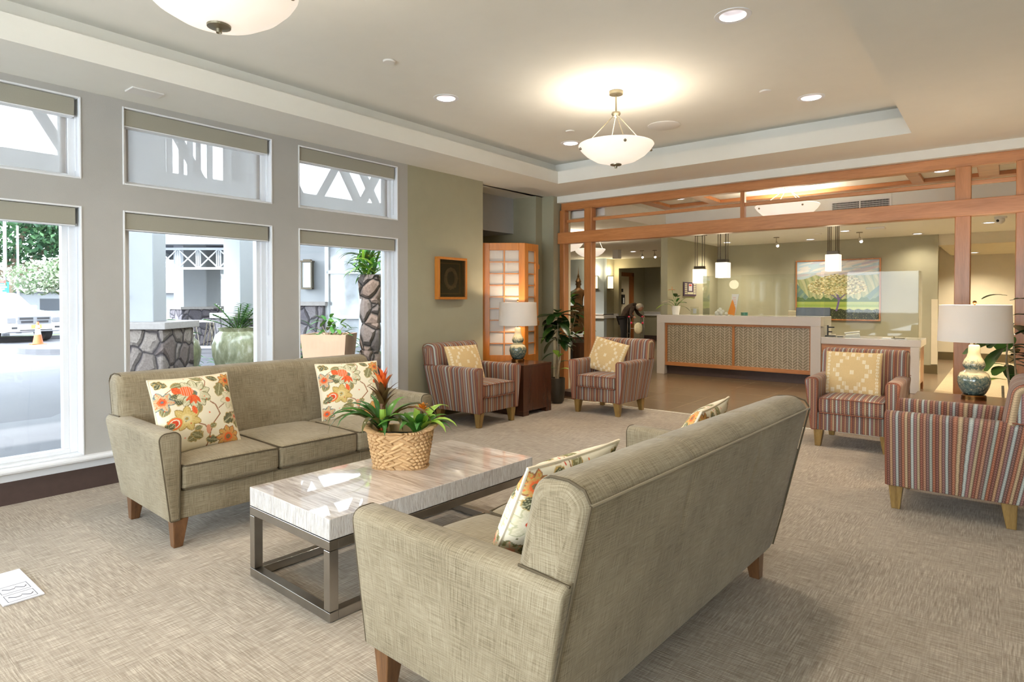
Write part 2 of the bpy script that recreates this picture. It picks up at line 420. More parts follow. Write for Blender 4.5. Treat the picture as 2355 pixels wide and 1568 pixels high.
# ---------------------------------------------------------------- mesh builder
class MB:
    def __init__(s): s.v = []; s.f = []; s.uv = []; s.mi = []; s.mats = []; s.cur = 0; s.M = None
    def mat(s, name):
        if name not in s.mats: s.mats.append(name)
        s.cur = s.mats.index(name); return s
    def xf(s, M=None): s.M = M; return s
    def add(s, vs, fs, uvs=None):
        k = len(s.v)
        if s.M is not None: vs = [tuple(s.M @ Vector(p)) for p in vs]
        s.v += [tuple(p) for p in vs]
        for i, f in enumerate(fs):
            s.f.append(tuple(k+j for j in f)); s.mi.append(s.cur)
            s.uv.append(uvs[i] if uvs else None)
        return s
    def box(s, x0, x1, y0, y1, z0, z1):
        vs = [(x, y, z) for z in (z0, z1) for y in (y0, y1) for x in (x0, x1)]
        fs = [(0, 2, 3, 1), (4, 5, 7, 6), (0, 1, 5, 4), (2, 6, 7, 3), (0, 4, 6, 2), (1, 3, 7, 5)]
        uvs = []
        for f in fs:
            a, b, c = (Vector(vs[i]) for i in f[:3]); n = (b-a).cross(c-b)
            ax = max(range(3), key=lambda i: abs(n[i]))
            uvs.append([((vs[i][1], vs[i][2]) if ax == 0 else (vs[i][0], vs[i][2]) if ax == 1 else (vs[i][0], vs[i][1])) for i in f])
        return s.add(vs, fs, uvs)
    def beam(s, p0, p1, w, h, up=(0, 0, 1)):
        p0, p1 = Vector(p0), Vector(p1); d = (p1-p0).normalized(); u = Vector(up)
        if abs(d.dot(u)) > .99: u = Vector((1, 0, 0))
        r = d.cross(u).normalized(); u = r.cross(d)
        vs = [p + r*a*w/2 + u*b*h/2 for p in (p0, p1) for a, b in ((-1, -1), (1, -1), (1, 1), (-1, 1))]
        return s.add(vs, [(0, 1, 2, 3), (7, 6, 5, 4), (0, 4, 5, 1), (1, 5, 6, 2), (2, 6, 7, 3), (3, 7, 4, 0)])
    def taper(s, x, y, z0, z1, w0, w1, dx=0, dy=0):
        vs = [(x+a*w0/2+dx, y+b*w0/2+dy, z0) for a, b in ((-1, -1), (1, -1), (1, 1), (-1, 1))]+[(x+a*w1/2, y+b*w1/2, z1) for a, b in ((-1, -1), (1, -1), (1, 1), (-1, 1))]
        return s.add(vs, [(3, 2, 1, 0), (4, 5, 6, 7), (0, 1, 5, 4), (1, 2, 6, 5), (2, 3, 7, 6), (3, 0, 4, 7)])
    def lathe(s, prof, c=(0, 0, 0), n=32, sx=1, sy=1):
        vs = []; fs = []; k = len(prof)
        for i in range(n):
            a = 2*PI*i/n
            for r, z in prof: vs.append((c[0]+r*sx*math.cos(a), c[1]+r*sy*math.sin(a), c[2]+z))
        for i in range(n):
            j = (i+1) % n
            for q in range(k-1): fs.append((i*k+q, j*k+q, j*k+q+1, i*k+q+1))
        return s.add(vs, fs)
    def cyl(s, p0, p1, r0, r1=None, n=12): return s.tube([p0, p1], [r0, r0 if r1 is None else r1], n)
    def tube(s, path, r, n=8, closed=False, flat=1.0):
        P_ = [Vector(p) for p in path]; m = len(P_); R = r if isinstance(r, (list, tuple)) else [r]*m
        vs = []; fs = []; prev = None
        for i, p in enumerate(P_):
            a = P_[(i-1) % m] if (closed or i > 0) else p; b = P_[(i+1) % m] if (closed or i < m-1) else p
            d = (b-a).normalized() if (b-a).length > 1e-9 else Vector((0, 0, 1))
            if prev is None:
                u = Vector((0, 0, 1)) if abs(d.z) < .9 else Vector((1, 0, 0)); x = d.cross(u).normalized()
            else:
                x = (prev - d*prev.dot(d)); x = x.normalized() if x.length > 1e-6 else d.orthogonal().normalized()
            prev = x; y = d.cross(x)
            for j in range(n):
                t = 2*PI*j/n; vs.append(p + (x*math.cos(t) + y*math.sin(t)*flat)*R[i])
        for i in range(m if closed else m-1):
            k = (i+1) % m
            for j in range(n): fs.append((i*n+j, i*n+(j+1) % n, k*n+(j+1) % n, k*n+j))
        if not closed: fs += [tuple(reversed(range(n))), tuple((m-1)*n+j for j in range(n))]
        return s.add(vs, fs)
    def sphere(s, c, r, n=12, m=8, sc=(1, 1, 1)):
        vs = []; fs = []
        for i in range(m+1):
            t = PI*i/m
            for j in range(n):
                a = 2*PI*j/n
                vs.append((c[0]+r*sc[0]*math.sin(t)*math.cos(a), c[1]+r*sc[1]*math.sin(t)*math.sin(a), c[2]+r*sc[2]*math.cos(t)))
        for i in range(m):
            for j in range(n): fs.append((i*n+j, (i+1)*n+j, (i+1)*n+(j+1) % n, i*n+(j+1) % n))
        return s.add(vs, fs)
    def prism(s, pts, z0, z1, plane='xy'):
        n = len(pts)
        mp = {'xy': lambda p, t: (p[0], p[1], t), 'xz': lambda p, t: (p[0], t, p[1]), 'yz': lambda p, t: (t, p[0], p[1])}[plane]
        vs = [mp(p, z0) for p in pts]+[mp(p, z1) for p in pts]
        fs = [tuple(reversed(range(n))), tuple(range(n, 2*n))]+[(i, (i+1) % n, n+(i+1) % n, n+i) for i in range(n)]
        return s.add(vs, fs)
    def extr(s, prof, a0, a1, axis='x', r=.02, seg=4, extra=(), n=6, modf=None, deform=None):
        """closed 2-D profile swept along x or y with rounded ends; uv in metres (u along the sweep)"""
        k = len(prof); pr = [Vector(p) for p in prof]
        nrm = []
        for i in range(k):
            e1 = (pr[i]-pr[i-1]); e2 = (pr[(i+1) % k]-pr[i]); e1 = e1.normalized() if e1.length > 1e-9 else e1; e2 = e2.normalized() if e2.length > 1e-9 else e2
            t = e1+e2; t = t.normalized() if t.length > 1e-9 else Vector((1, 0)); nrm.append(Vector((t.y, -t.x)))
        area = sum(pr[i].x*pr[(i+1) % k].y-pr[(i+1) % k].x*pr[i].y for i in range(k))
        sg = 1 if area > 0 else -1
        per = [0]
        for i in range(k): per.append(per[-1]+(pr[(i+1) % k]-pr[i]).length)
        st = []
        for i in range(seg+1):
            ph = PI/2*i/seg; st.append((a0+r*(1-math.cos(ph)), r*(1-math.sin(ph))))
        mids = sorted(list(extra)+[a0+r+(a1-a0-2*r)*i/n for i in range(1, n)])
        st += [(a, 0) for a in mids]
        for i in range(seg, -1, -1):
            ph = PI/2*i/seg; st.append((a1-r*(1-math.cos(ph)), r*(1-math.sin(ph))))
        vs = []; base_ = []
        for a, ins in st:
            for i in range(k):
                p = pr[i]-nrm[i]*sg*ins
                if modf: p = Vector(modf(a, p.x, p.y, ins))
                q = (a, p.x, p.y) if axis == 'x' else (p.x, a, p.y)
                if deform: q = deform(*q)
                vs.append(q); base_.append((a, p.x, p.y))
        fs = []; uvs = []
        fl = (sg > 0) == (axis == 'x')
        for j in range(len(st)-1):
            for i in range(k):
                i2 = (i+1) % k; f = [j*k+i, j*k+i2, (j+1)*k+i2, (j+1)*k+i]
                u = [(st[j][0], per[i]), (st[j][0], per[i+1]), (st[j+1][0], per[i+1]), (st[j+1][0], per[i])]
                if fl: f.reverse(); u.reverse()
                fs.append(tuple(f)); uvs.append(u)
        for j, rv in ((0, fl), (len(st)-1, not fl)):
            f = [j*k+i for i in range(k)]
            if not rv: f.reverse()
            fs.append(tuple(f)); uvs.append([(base_[q][1], base_[q][2]) for q in f])
        # orientation: flip both ends consistently is handled by recalc in build
        return s.add(vs, fs, uvs)
    def build(s, name, mat=None, parent=None, smooth=False, bevel=0, ang=35, recalc=False, colors=None, loc=None, rot=None, subsurf=0):
        me = bpy.data.meshes.new(name); me.from_pydata(s.v, [], s.f)
        for m in (s.mats if s.mats else [mat]): me.materials.append(MAT[m])
        if s.mats: me.polygons.foreach_set('material_index', s.mi)
        if any(u is not None for u in s.uv):
            l = me.uv_layers.new(name='UVMap'); arr = np.zeros(len(me.loops)*2, dtype=np.float32); i = 0
            for f, u in zip(s.f, s.uv):
                for q in range(len(f)):
                    if u is not None: arr[2*i], arr[2*i+1] = u[q]
                    i += 1
            l.data.foreach_set('uv', arr)
        if colors is not None:
            at = me.attributes.new('Paint', 'FLOAT_COLOR', 'POINT'); at.data.foreach_set('color', np.asarray(colors, dtype=np.float32).ravel())
        if recalc:
            b = bmesh.new(); b.from_mesh(me); bmesh.ops.recalc_face_normals(b, faces=b.faces); b.to_mesh(me); b.free()
        if smooth:
            me.shade_smooth()
            if ang < 180: me.set_sharp_from_angle(angle=math.radians(ang))
        me.update()
        o = bpy.data.objects.new(name, me); COL.objects.link(o)
        if parent: o.parent = parent
        if loc: o.location = loc
        if rot: o.rotation_euler = rot
        if bevel:
            md = o.modifiers.new('bevel', 'BEVEL'); md.width = bevel; md.segments = 2; md.limit_method = 'ANGLE'; md.angle_limit = math.radians(40)
        if subsurf:
            md = o.modifiers.new('sub', 'SUBSURF'); md.levels = subsurf; md.render_levels = subsurf
        return o
def rpoly(pts, rad, n=4, sub=.06):
    """rounded polygon, long edges subdivided"""
    out = []; k = len(pts); rad = rad if isinstance(rad, (list, tuple)) else [rad]*k
    cor = []
    for i in range(k):
        p = Vector(pts[i]); a = (Vector(pts[i-1])-p); b = (Vector(pts[(i+1) % k])-p); la, lb = a.length, b.length; a.normalize(); b.normalize()
        th = a.angle(b); t = min(rad[i]/math.tan(th/2), la*.48, lb*.48); r = t*math.tan(th/2)
        if r < 1e-5: cor.append([p]); continue
        c = p+(a+b).normalized()*(r/math.sin(th/2)); s0 = p+a*t-c; s1 = p+b*t-c
        a0 = math.atan2(s0.y, s0.x); a1 = math.atan2(s1.y, s1.x); d = (a1-a0+PI) % (2*PI)-PI
        cor.append([c+Vector((math.cos(a0+d*j/n), math.sin(a0+d*j/n)))*r for j in range(n+1)])
    for i in range(k):
        out += cor[i]; e0 = cor[i][-1]; e1 = cor[(i+1) % k][0]; L = (e1-e0).length; m = int(L/sub)
        for j in range(1, m+1): out.append(e0+(e1-e0)*(j/(m+1)))
    return [(p.x, p.y) for p in out]
def struct(name, mb, mat=None, parent=None, **k):
    o = mb.build(name, mat, parent, **k)
    if not parent: o['kind'] = 'structure'
    return o
def Box(*a, mat=None): return MB().box(*a)

# ================================================================ SETTING
XW = -4.942; ZS = 2.735; ZT = 3.0
OPEN = [(1.705+1.405*k, 2.858+1.405*k) for k in range(-3, 2)]          # five window bays along the left wall
# left wall around the openings
m = MB().mat('wall_warm')
y0w, y1w = -3.3, 4.40
def wallbox(mb, ya, yb, za, zb): mb.box(XW-.16, XW, ya, yb, za, zb)
wallbox(m, y0w, y1w, 0, .235); wallbox(m, y0w, y1w, 1.945, 2.130); wallbox(m, y0w, y1w, 2.688, ZS+.2)
ys = [y0w]+[v for o in OPEN for v in o]+[y1w]
for i in range(0, len(ys), 2):
    for za, zb in ((.235, 1.945), (2.130, 2.688)): wallbox(m, ys[i], ys[i+1], za, zb)
m.mat('wall_sage'); wallbox(m, y1w, 5.60, 0, ZS+.2)
struct('wall_left', m)
m = MB().mat('wall_sage'); m.box(-6.2, -5.055, 6.83, 7.35, 0, ZS+.1); m.box(-5.055, -4.86, 6.975, 7.35, 0, ZS+.1)
struct('wall_pier', m)
struct('wall_right', MB().box(2.6, 2.75, -3.3, 22, 0, 3.2), 'wall_sage')
m = MB()
for b_ in ((-5.1, 2.75, 0, .3), (-5.1, 2.75, 2.4, 3.2), (-5.1, -4.3, .3, 2.4), (-2.2, -1.3, .3, 2.4), (1.6, 2.75, .3, 2.4)): m.box(b_[0], b_[1], -3.45, -3.3, b_[2], b_[3])
struct('wall_back', m, 'wall_sage')
# floors
struct('floor', MB().box(-5.1, 2.6, -3.3, 6.72, -.12, 0), 'carpet')
struct('floor_hall', MB().mat('floor_tile').prism([(-4.9, 6.74), (-4.9, 5.5), (-5.1, 5.45), (-13.6, 12.95), (-13.6, 24), (-.78, 24), (-.78, 6.74)], -.12, 0), None)
struct('floor_side_hall', MB().box(-.78, 2.6, 6.74, 22, -.12, 0), 'carpet_pale')
struct('trim_1', MB().box(-4.9, 2.6, 6.715, 6.742, -.02, .006), 'strip_white')
# ceiling: soffit ring, fascia, cove and tray
TX0, TX1, TY0, TY1 = -4.31, -.64, -1.7, 6.28
m = MB().mat('ceiling_paint')
for b_ in ((-5.1, TX0, -3.3, 7.06), (TX1, 2.6, -3.3, 7.06), (TX0, TX1, -3.3, TY0), (TX0, TX1, TY1, 7.06)): m.box(*b_, ZS, ZS+.05)
for b_ in ((TX0-.02, TX0, TY0-.02, TY1+.02), (TX1, TX1+.02, TY0-.02, TY1+.02), (TX0, TX1, TY0-.02, TY0), (TX0, TX1, TY1, TY1+.02)): m.box(*b_, ZS+.05, ZS+.15)
struct('ceiling', m)
c_ = .12
m = MB().mat('ceiling_paint')
m.box(TX0-c_-.1, TX0-c_, TY0-.2, TY1+.2, ZS+.05, 3.1); m.box(TX1+c_, TX1+c_+.1, TY0-.2, TY1+.2, ZS+.05, 3.1)
m.box(TX0-c_, TX1+c_, TY1+c_, TY1+c_+.1, ZS+.05, 3.1); m.box(TX0-c_, TX1+c_, TY0-c_-.1, TY0-c_, ZS+.05, 3.1)
m.box(TX0-.3, TX1+.3, TY0-.3, TY1+.3, 3.1, 3.2)
struct('ceiling_cove', m)
DL = [(x, y) for x in (-3.685, -1.285) for y in (-.10, 1.80, 3.71, 5.61)]
def holed(name, x0, x1, y0, y1, z, holes, r, mat, thick=None):
    b = bmesh.new(); ed = []
    def loop(pts):
        vs_ = [b.verts.new(p) for p in pts]
        for i in range(len(vs_)): ed.append(b.edges.new((vs_[i], vs_[(i+1) % len(vs_)])))
    loop([(x0, y0, z), (x1, y0, z), (x1, y1, z), (x0, y1, z)])
    for hx, hy in holes: loop([(hx+r*math.cos(2*PI*i/24), hy+r*math.sin(2*PI*i/24), z) for i in range(24)])
    bmesh.ops.triangle_fill(b, use_beauty=True, edges=ed)
    for f in b.faces:
        f.normal_update()
        if f.normal.z > 0: f.normal_flip()
    if thick:
        g = bmesh.ops.extrude_face_region(b, geom=list(b.faces)); bmesh.ops.translate(b, vec=(0, 0, thick), verts=[e for e in g['geom'] if isinstance(e, bmesh.types.BMVert)])
        bmesh.ops.recalc_face_normals(b, faces=b.faces)
    me = bpy.data.meshes.new(name); b.to_mesh(me); b.free(); me.materials.append(MAT[mat])
    o = bpy.data.objects.new(name, me); COL.objects.link(o); o['kind'] = 'structure'; return o
holed('ceiling_tray', TX0-.13, TX1+.13, TY0-.13, TY1+.13, ZT, DL, .083, 'ceiling_paint', .03)
# header over the timber screen and the hall ceilings
struct('trim_2', MB().box(-4.862, 2.6, 7.06, 7.36, 2.645, 2.95), 'ceiling_paint')
FY = 9.3; FX0 = -4.28; FX1 = 1.6; ZH = 2.70; ZR = 2.46
m = MB().mat('ceiling_paint')
m.prism([(-5.1, 7.36), (-7.2, 7.36), (-13.6, 12.95), (-13.6, 24), (FX0, 24), (FX0, 7.36)], ZR, ZR+.1); m.box(FX0, FX1, FY, 24, ZR, ZR+.1); m.box(FX1, 2.6, 7.36, 24, ZR, ZR+.1)
m.box(FX0, FX1, 7.36, FY, ZH, ZH+.1); m.box(FX0-.05, FX0, 7.36, FY+.05, ZR+.1, ZH+.1); m.box(FX0, FX1, FY, FY+.05, ZR+.1, ZH+.1); m.box(FX1, FX1+.05, 7.36, FY, ZR+.1, ZH+.1)
m.prism([(-5.08, 5.5), (-7.2, 7.36), (-5.0, 7.36)], ZS, ZS+.1)
m.prism([(-5.1, 5.45), (-13.6, 12.95), (-13.6, 24), (2.75, 24), (2.75, 5.45)], 3.2, 3.3); m.box(-5.1, 2.75, -3.45, 7.36, 3.25, 3.35)
struct('ceiling_hall', m)
# wood coffer trim on the hall ceiling
m = MB()
zt0, zt1 = ZH-.045, ZH
for a in ((-4.0, 1.2, 8.50, 8.66), (-4.0, 1.2, 7.50, 7.62), (-4.0, -3.84, 7.62, 8.5), (-3.26, -3.10, 7.62, 8.5), (-.86, -.74, 7.62, 8.5), (-.24, -.06, 7.62, 8.5), (1.04, 1.2, 7.62, 8.5)):
    m.box(a[0], a[1], a[2], a[3], zt0, zt1)
struct('trim_3', m, 'cherry_h', bevel=.006)
# reception walls
YB = 13.15
m = MB(); m.box(-4.98, -.93, YB, YB+.15, 0, ZR); m.box(-4.98, -4.85, 10.62, YB, 0, ZR)
struct('wall_reception', m, 'wall_sage')
struct('baseboard_reception', MB().box(-2.2, -.925, YB-.012, YB, 0, .15), 'olive_base')
struct('trim_4', MB().box(-1.02, -.925, YB-.02, YB-.0, .17, 1.32), 'wall_cream')
struct('wall_side_hall', MB().mat('wall_cream').box(-2.4, 2.6, 16.45, 16.6, 0, ZR).mat('wall_cream').box(-.93, 2.6, 13.2, 13.35, 2.27, ZR), None)
struct('baseboard_side_hall', MB().box(-2.4, 2.6, 16.435, 16.45, 0, .17), 'olive_base')
struct('ceiling_side_hall', MB().box(-.93, 2.6, 13.35, 16.5, 2.27, 2.3), 'wall_cream')
# corridor walls to the left of reception
m = MB()
m.mat('wall_blue').box(-13.5, -8.65, 14.85, 15.0, 0, ZR)
m.mat('wall_sage').box(-8.8, -8.65, 15.0, 15.41, 0, ZR)
m.box(-8.65, -8.50, 15.41, 15.56, 0, ZR); m.box(-7.24, -4.9, 15.41, 15.56, 0, ZR); m.box(-8.5, -7.24, 15.41, 15.56, 2.2, ZR)
m.box(-9.4, -9.3, 15.56, 18.6, 0, ZR); m.box(-9.4, -5.0, 18.6, 18.75, 0, ZR); m.box(-7.24, -7.14, 15.56, 18.6, 0, ZR)
m.box(-4.98, -4.85, 13.3, 15.5, 0, ZR); m.box(-13.7, -13.5, 12.8, 24, 0, 3.2); m.prism([(-5.06, 5.5), (-5.06, 5.36), (-13.7, 12.85), (-13.7, 13.0)], 0, 3.2); m.box(-13.6, 2.7, 23.9, 24, 0, 3.2)
m.mat('wall_grey').prism([(-5.45, 5.86), (-6.6, 6.83), (-5.45, 6.83)], 2.24, ZS)
m.mat('wall_sky_blue').box(-6.6, -6.5, 6.84, 7.3, 0, ZR)
struct('wall_corridor', m)
m = MB()
for b_ in ((-13.5, -8.65, 14.79, 14.85), (-8.65, -8.62, 14.79, 15.38), (-8.65, -8.5, 15.36, 15.41), (-7.24, -4.99, 15.36, 15.41), (-9.3, -7.24, 18.55, 18.6)):
    m.box(*b_, .80, .92); m.box(b_[0], b_[1], b_[2]-.02, b_[3], .90, .925)
struct('trim_5', m, 'white_trim')
m = MB()
for b_ in ((-7.24, -4.99, 15.39, 15.41), (-9.3, -7.24, 18.58, 18.6), (-7.26, -7.24, 15.6, 18.6)): m.box(*b_, 0, .15)
struct('baseboard_corridor', m, 'brown_base')
# sill, apron, base of the window wall
m = MB(); m.box(XW-.06, XW+.045, y0w, y1w, .197, .235)
m.tube([(XW+.045, y0w, .216), (XW+.045, y1w, .216)], .019, 10)
struct('trim_6', m, 'white_trim', smooth=True)
struct('trim_7', MB().box(XW, XW+.012, y0w, y1w, .146, .197), 'white_trim')
struct('baseboard_left', MB().mat('brown_base').box(XW, XW+.016, y0w, y1w, 0, .146).mat('olive_base').box(XW, XW+.012, y1w, 5.6, 0, .12), None)

# windows, each bay a lower and an upper light, and its roller shades
wn = 0
for k, (ya, yb) in enumerate(OPEN):
    for up, (za, zb) in enumerate(((.235, 1.945), (2.130, 2.688))):
        wn += 1
        m = MB()
        for a in ((ya, ya+.012, za, zb), (yb-.012, yb, za, zb), (ya+.012, yb-.012, zb-.012, zb), (ya+.012, yb-.012, za, za+.012)):
            m.box(XW-.13, XW+.006, *a)
        x0, x1 = XW-.155, XW-.085; fw = .055
        for a in ((ya+.012, ya+fw, za+.012, zb-.012), (yb-fw, yb-.012, za+.012, zb-.012), (ya+fw, yb-fw, zb-fw, zb-.012), (ya+fw, yb-fw, za+.012, za+.04)): m.box(x0, x1, *a)
        m.box(x0-.01, x1-.02, yb-fw-.035, yb-fw, za+.04, zb-fw); m.box(x0-.01, x1-.02, ya+fw, ya+fw+.02, za+.04, zb-fw)
        f = struct('window_%d' % wn, m, 'white_trim', bevel=.003)
        MB().box(XW-.135, XW-.129, ya+fw, yb-fw, za+.04, zb-fw).build('window_pane', 'glass', f)
        if k in (0,) and False: continue
        # roller shade
        yc = (ya+yb)/2; xs = XW-.045
        where = ['bay behind the camera', 'bay beside the camera', 'window at the left photo edge', 'middle window behind the sofa', 'window nearest the sage wall'][k]
        t = thing('roller_shade', ('roller shade with drawn white screen, upper ' if up else 'rolled-up beige roller shade, lower ')+where, 'shade', (xs, yc, zb), 0, 'roller shades in the window wall')
        h = .118; L = (yb-ya)/2-.014
        MB().box(-.045, .035, -L, L-.02, -h-.012, -.014).build('cassette', 'shade_cassette', t, bevel=.004)
        MB().box(-.04, .03, -L+.002, L-.022, -h-.02, -h-.0125).build('hem_bar', 'white_trim', t)
        if up:
            MB().box(-.052, -.0505, -L+.002, L-.05, za-zb+.03, -h).build('screen_fabric', 'screen_fabric', t)
            MB().box(-.056, -.046, -L+.002, L-.05, za-zb+.016, za-zb+.03).build('bottom_bar', 'shade_cassette', t)
        m = MB()
        for dx in (.0, .012): m.tube([(dx-.01, L-.006, -h), (dx-.01, L-.006, za-zb+.06 if up else -.95)], .0025, 6)
        m.build('bead_chain', 'white_trim', t)

# ================================================================ CEILING FITTINGS
def downlight(loc, label, energy, group='recessed ceiling downlights', r=.083, parent=None, spot=125, col=(1, .91, .80)):
    t = thing('recessed_downlight', label, 'light', loc, 0, group)
    m = MB(); m.lathe([(r-.004, .004), (r-.006, -.003), (r+.022, -.004), (r+.024, 0), (r+.02, .001), (r-.004, .004)], n=28); m.build('trim_ring', 'white_trim', t, smooth=True)
    m = MB(); m.lathe([(r-.004, .0), (r*.8, .045), (r*.62, .085), (r*.6, .085)], n=28); m.build('reflector', 'can_white', t, smooth=True)
    m = MB(); m.lathe([(r*.6, .084), (r*.3, .075), (.0001, .072)], n=20); m.build('bulb', 'bulb', t, smooth=True)
    lamp('downlight_beam', 'SPOT', (0, 0, .045), energy, col, .05, (0, 0, 0), spot, .85, t)
    return t
P('nickel_bright', S(226, 224, 222), .22, .85, var=.03)
dl_lab = {(-3.685, 1.80): None}
for i, (x, y) in enumerate(DL):
    side = 'window' if x < -2 else 'corridor'
    pos = {3.71: 'middle of the tray', 5.61: 'screen end of the tray', 1.80: 'middle of the tray, nearer the camera', -.10: 'camera end of the tray'}[y]
    downlight((x, y, ZT), 'round recessed downlight on the %s side at the %s' % (side, pos), 'light' if 0 else 34)
for (x, y, r, nm, lab, cat, gr) in ((-3.43, 2.885, .045, 'sprinkler_cover', 'white round sprinkler cover near the window-side cove', 'sprinkler', 1), (-1.537, 5.205, .045, 'sprinkler_cover', 'white round sprinkler cover right of the hanging bowl light', 'sprinkler', 1), (-3.425, 5.203, .045, 'sprinkler_cover', 'small white sprinkler cover left of the hanging bowl light', 'sprinkler', 1), (-2.603, 5.606, .155, 'ceiling_speaker', 'large round white ceiling speaker behind the hanging bowl light', 'speaker', 0)):
    m = MB(); m.lathe([(.0001, -.012), (r*.9, -.012), (r, -.006), (r, -.001)], n=32)
    tag(m.build(nm, 'plastic_white', smooth=True, loc=(x, y, ZT)), lab, cat, 'round ceiling covers' if gr else None)
tag(MB().box(-.07, .07, -.10, .10, -.012, 0).build('ceiling_sensor', 'plastic_white', bevel=.004, loc=(-4.635, 1.74, ZS)), 'white rectangular plate on the soffit above the windows', 'sensor')

def bowl_pendant(name, loc, zc, label, R=.305, mat='alabaster', energy=26, depth=.15, stem=True, group=None, sy=1.0, n=48, cat='pendant light', spider=4):
    """loc = rim centre; zc = ceiling height"""
    t = thing(name, label, cat, loc, .4 if sy == 1 else 0, group)
    d = depth
    prof = [(.0001, -d), (R*.28, -d*.96), (R*.55, -d*.80), (R*.78, -d*.52), (R*.93, -d*.22), (R*1.0, .0), (R*.985, .008), (R*.95, -.004)]
    m = MB(); m.lathe(prof, n=n, sy=sy); b = m.build('bowl', mat, t, smooth=True, ang=60)
    m = MB(); m.lathe([(R*.95, -.004), (R*.90, -d*.22), (R*.75, -d*.5), (R*.52, -d*.76), (.0001, -d*.90)], n=n, sy=sy); m.build('bowl_inside', 'bowl_inside', t, smooth=True, ang=60)
    m = MB(); m.lathe([(.0001, -.012), (.006, -.022), (.011, -.03), (.012, -.015), (.045, -.008), (.046, 0), (.0001, .006)], c=(0, 0, -d-.002), n=20); m.build('finial', 'nickel', t, smooth=True)
    h = zc-loc[2]
    hub = h*.58 if stem else h
    if stem:
        m = MB(); m.lathe([(.0001, 0), (.055, 0), (.058, -.012), (.055, -.028), (.02, -.03), (.0001, -.03)], c=(0, 0, h), n=28); m.build('canopy', 'nickel', t, smooth=True)
        MB().tube([(0, 0, hub), (0, 0, h-.02)], .007, 10).build('stem', 'nickel', t, smooth=True)
    m = MB(); m.lathe([(.0001, .012), (.035, .014), (.037, .0), (.025, -.02), (.0001, -.03)], c=(0, 0, hub), n=24); m.build('hub', 'nickel', t, smooth=True)
    for i in range(spider):
        a = 2*PI*i/spider+.35
        p = (R*.90*math.cos(a), R*.90*sy*math.sin(a), -.02)
        MB().tube([(.02*math.cos(a), .02*math.sin(a), hub-.015), p], .004, 6).build('support_rod', 'nickel', t)
        q = (R*.955*math.cos(a), R*.955*sy*math.sin(a), -d*.2)
        MB().sphere(q, .012, 10, 6).build('bowl_knob', 'nickel', t, smooth=True)
    if energy: lamp('bowl_bulb', 'POINT', (0, 0, -.02), energy, (1, .87, .70), .16, parent=t)
    return t
bowl_pendant('bowl_pendant', (-2.487, 4.456, 2.56), ZT, 'frosted glass bowl pendant on a thin stem, hanging before the timber screen', energy=4.5)
bowl_pendant('bowl_pendant', (-2.485, 1.21, 2.56), ZT, 'large frosted bowl pendant cut by the top edge of the photo', mat='alabaster_near', energy=7)
bowl_pendant('bowl_pendant', (-6.22, 10.14, 2.27), ZR+.35, 'frosted bowl pendant partly behind the second timber post', energy=10, stem=False, R=.30)
bowl_pendant('bowl_pendant', (-5.88, 8.80, 2.27), ZR+.3, 'frosted bowl pendant seen between the two left timber posts', energy=8, stem=False, R=.30)
bowl_pendant('bowl_pendant', (-2.135, 8.14, 2.475), 2.70, 'wide frosted bowl pendant under the coffered hall ceiling, cut by the main beam', R=.375, depth=.18, stem=False, energy=7)
